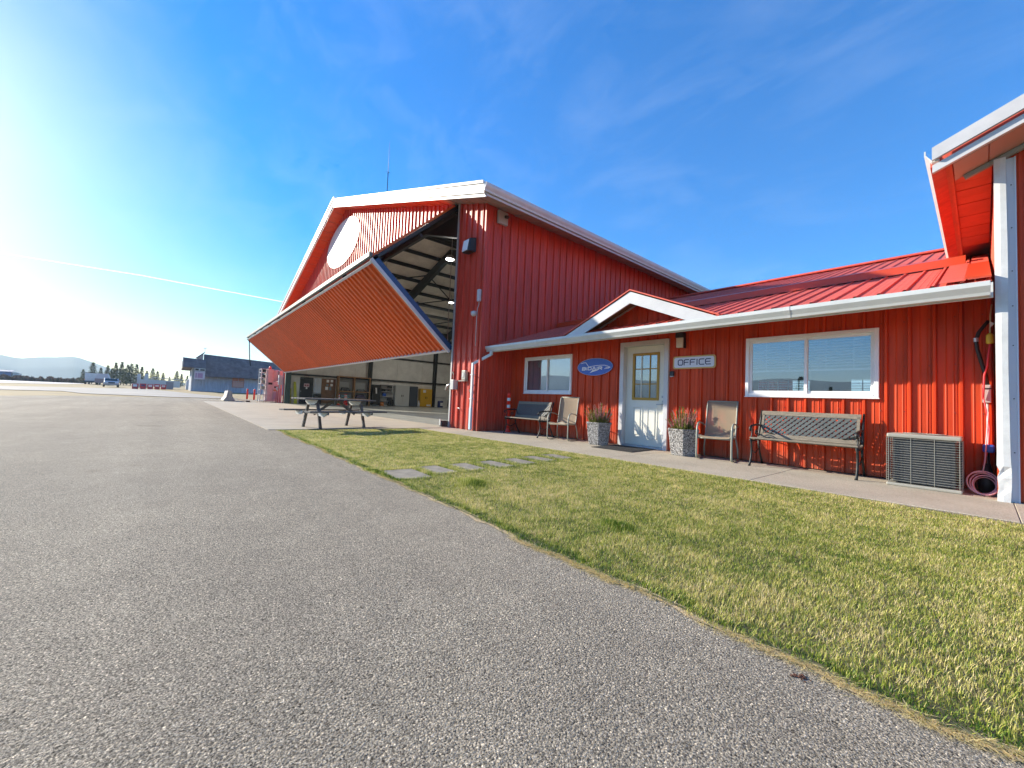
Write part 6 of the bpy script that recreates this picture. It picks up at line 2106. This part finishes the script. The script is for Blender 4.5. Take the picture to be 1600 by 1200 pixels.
CROWNS = [conifer_mesh(s, w) for s, w in ((1, .26), (2, .20), (3, .32), (4, .24))]
trunkm = MB().tube([(0, 0, -.02), (0, 0, .5), (0, 0, .97)], [.018, .012, .003], 7).mesh('trunk', BARK)
tree_n = 0


def conifer(x, y, Hh, kind, label, group):
    t = thing('conifer', label, 'tree', (x, y, gz(x)), group)
    c_ = bpy.data.objects.new('crown', CROWNS[kind])
    k_ = bpy.data.objects.new('trunk', trunkm)
    for q in (c_, k_):
        C.objects.link(q)
        q.parent = t
    t.scale = (Hh, Hh, Hh)
    t.rotation_euler.z = (x * 7.3 + y * 3.1) % 6.28
    return t


# azimuth, tangent of the top's elevation, distance, crown
TREES = [(-173.3, .0245, 128, 2, 'small conifer at the left end of the tree line, left of the box truck'), (-173.93, .0377, 126, 2, 'broad tall conifer standing directly behind the white box truck'),
         (-174.5, .029, 130, 0, 'shorter conifer just right of the box truck'), (-174.97, .034, 134, 0, 'conifer behind the left side of the pickup truck'),
         (-175.3, .030, 122, 3, 'lower conifer behind the middle of the pickup truck'), (-175.55, .0395, 138, 1, 'slim tall conifer behind the right side of the pickup truck'),
         (-175.97, .0415, 133, 1, 'tallest slim conifer in the middle of the tree line'), (-176.2, .030, 124, 2, 'bushy conifer left of the red bins'),
         (-176.42, .0378, 137, 0, 'conifer behind the leftmost red bin'), (-176.7, .0402, 130, 3, 'tall conifer behind the second red bin'), (-177.08, .0397, 136, 0, 'tall conifer behind the middle red bin'),
         (-177.5, .0355, 131, 1, 'conifer behind the gap between the middle and fourth bins'), (-177.9, .029, 127, 3, 'low conifer behind the fourth red bin'), (-178.35, .034, 139, 2, 'round broad conifer behind the rightmost red bin'),
         (-178.75, .029, 133, 2, 'low broad conifer right of the row of red bins'), (-179.2, .0272, 140, 3, 'lighter conifer above the grey bin'), (-179.75, .020, 150, 0, 'small conifer in the gap right of the grey bin'),
         (179.66, .0318, 142, 2, 'conifer standing alone left of the grey building'), (179.25, .027, 138, 3, 'second conifer beside the grey building corner'), (178.75, .024, 150, 0, 'low conifer partly behind the grey building')]
for a_, te, dd, kd, lb in TREES:
    dd += 34
    x, y = dd * math.cos(R(a_)), dd * math.sin(R(a_))
    conifer(x, y, .88 + te * dd - gz(x), kd, lb, 'conifers beyond the airfield')
# trees across the field behind the camera, mirrored in the office glass
for i, (x, y, Hh, kd) in enumerate(((-32, -78, 6.5, 0), (-24, -82, 8.5, 2), (-18, -76, 6, 1), (-11, -84, 7.5, 3), (-4, -80, 6, 0), (3, -82, 8, 2), (9, -74, 5.5, 1), (-40, -84, 7.5, 3), (16, -80, 7, 0))):
    conifer(x, y, Hh, kd, 'dark conifer mirrored in the office glass, %s from the left' % ('first', 'second', 'third', 'fourth', 'fifth', 'sixth', 'seventh', 'outermost', 'last')[i], 'conifers mirrored in the office glass')

# ------------------------------------------------------------------ hills all round
HA = [(-164, .040), (-166.5, .043), (-168.22, .0393), (-169.3, .0355), (-170.4, .0397), (-171.6, .042), (-172.58, .0451), (-173.2, .0425), (-173.89, .0376), (-175.04, .0294), (-176.46, .0224), (-177.95, .0162), (-180, .011), (-184, .006)]
ha = np.array([a for a, _ in HA][::-1])
ht = np.array([t for _, t in HA][::-1])
mb = MB()
NA = 720
RB, RC, RE = 1750.0, 2120.0, 2330.0
for i in range(NA):
    a = -180.0 + 360.0 * i / NA
    aa = a if a < 0 else a - 360
    if -184 <= aa <= -164:
        te = float(np.interp(aa, ha, ht))
    else:
        te = .012 + .03 * (0.5 + 0.5 * noise.noise((math.cos(R(a)) * 2.2, math.sin(R(a)) * 2.2, 4.0)))
        if -140 < aa < -40:
            te = .066 + .022 * noise.noise((a * .11, 1.0, 0))
        w = min(1.0, min(abs(aa + 184), abs(aa + 164)) / 8.0) if -192 < aa < -156 else 1.0
        e_ = .006 if aa < -180 else .040
        te = e_ * (1 - w) + te * w
    te += .0006 * noise.noise((a * 1.9, 0, 7)) + .0004 * noise.noise((a * 5.1, 2, 7))
    ca, sa = math.cos(R(a)), math.sin(R(a))
    zc = .88 + te * RC
    mb.v += [(RB * ca, RB * sa, .5), ((RB + RC) / 2 * ca, (RB + RC) / 2 * sa, zc * (.45 + .12 * noise.noise((a * .9, 3, 1)))), (RC * ca, RC * sa, zc), (RE * ca, RE * sa, .5)]
for i in range(NA):
    j = (i + 1) % NA
    for k in range(3):
        mb.f.append((i * 4 + k, j * 4 + k, j * 4 + k + 1, i * 4 + k + 1))
ho = mb.build('hills', HILL, None, True)
ho['kind'] = 'structure'

# ------------------------------------------------------------------ air between here and the hills
HAZE_D = 3.9e-4
hz = bpy.data.materials.new('air')
hz.use_nodes = True
_nt = hz.node_tree
_nt.nodes.clear()
_o = _nt.nodes.new('ShaderNodeOutputMaterial')
_v = _nt.nodes.new('ShaderNodeVolumePrincipled')
_v.inputs['Color'].default_value = (0.74, 0.95, 1.0, 1)
_v.inputs['Density'].default_value = HAZE_D
_v.inputs['Anisotropy'].default_value = 0.04
_nt.links.new(_v.outputs[0], _o.inputs['Volume'])
HZT = 190.0
ho_ = MB().box(-2500, 2500, -2500, 2500, -1.2, HZT).build('haze', hz)
ho_['kind'] = 'stuff'
ho_['label'] = 'thin pale haze over the airfield'

# contrail high above
VAPOUR = bpy.data.materials.new('contrail_vapour')
VAPOUR.use_nodes = True
_nt = VAPOUR.node_tree
_nt.nodes.clear()
_o = _nt.nodes.new('ShaderNodeOutputMaterial')
_t = _nt.nodes.new('ShaderNodeBsdfTranslucent')
_t.inputs['Color'].default_value = (1, 1, 1, 1)
_d = _nt.nodes.new('ShaderNodeBsdfTransparent')
_m = _nt.nodes.new('ShaderNodeMixShader')
_m.inputs[0].default_value = .6
_nt.links.new(_t.outputs[0], _m.inputs[1])
_nt.links.new(_d.outputs[0], _m.inputs[2])
_nt.links.new(_m.outputs[0], _o.inputs['Surface'])
def dirv(az_, te_):
    v = Vector((math.cos(R(az_)), math.sin(R(az_)), te_))
    return v


D0, D1, D2 = dirv(-163.0, .187), dirv(-176.8, .2031), dirv(166.0, .192)
pts = [D * (900.0 / D.z) for D in (D0, dirv(-167.67, .1954), D1, dirv(-183.5, .2010), dirv(170.21, .1966), D2)]
ct = MB().tube(pts, [2.6, 3, 3.2, 3, 3.2, 3], 8).build('contrail', VAPOUR, None, True)
tag(ct, 'thin white contrail crossing the pale left sky', 'contrail')
bpy.context.view_layer.update()
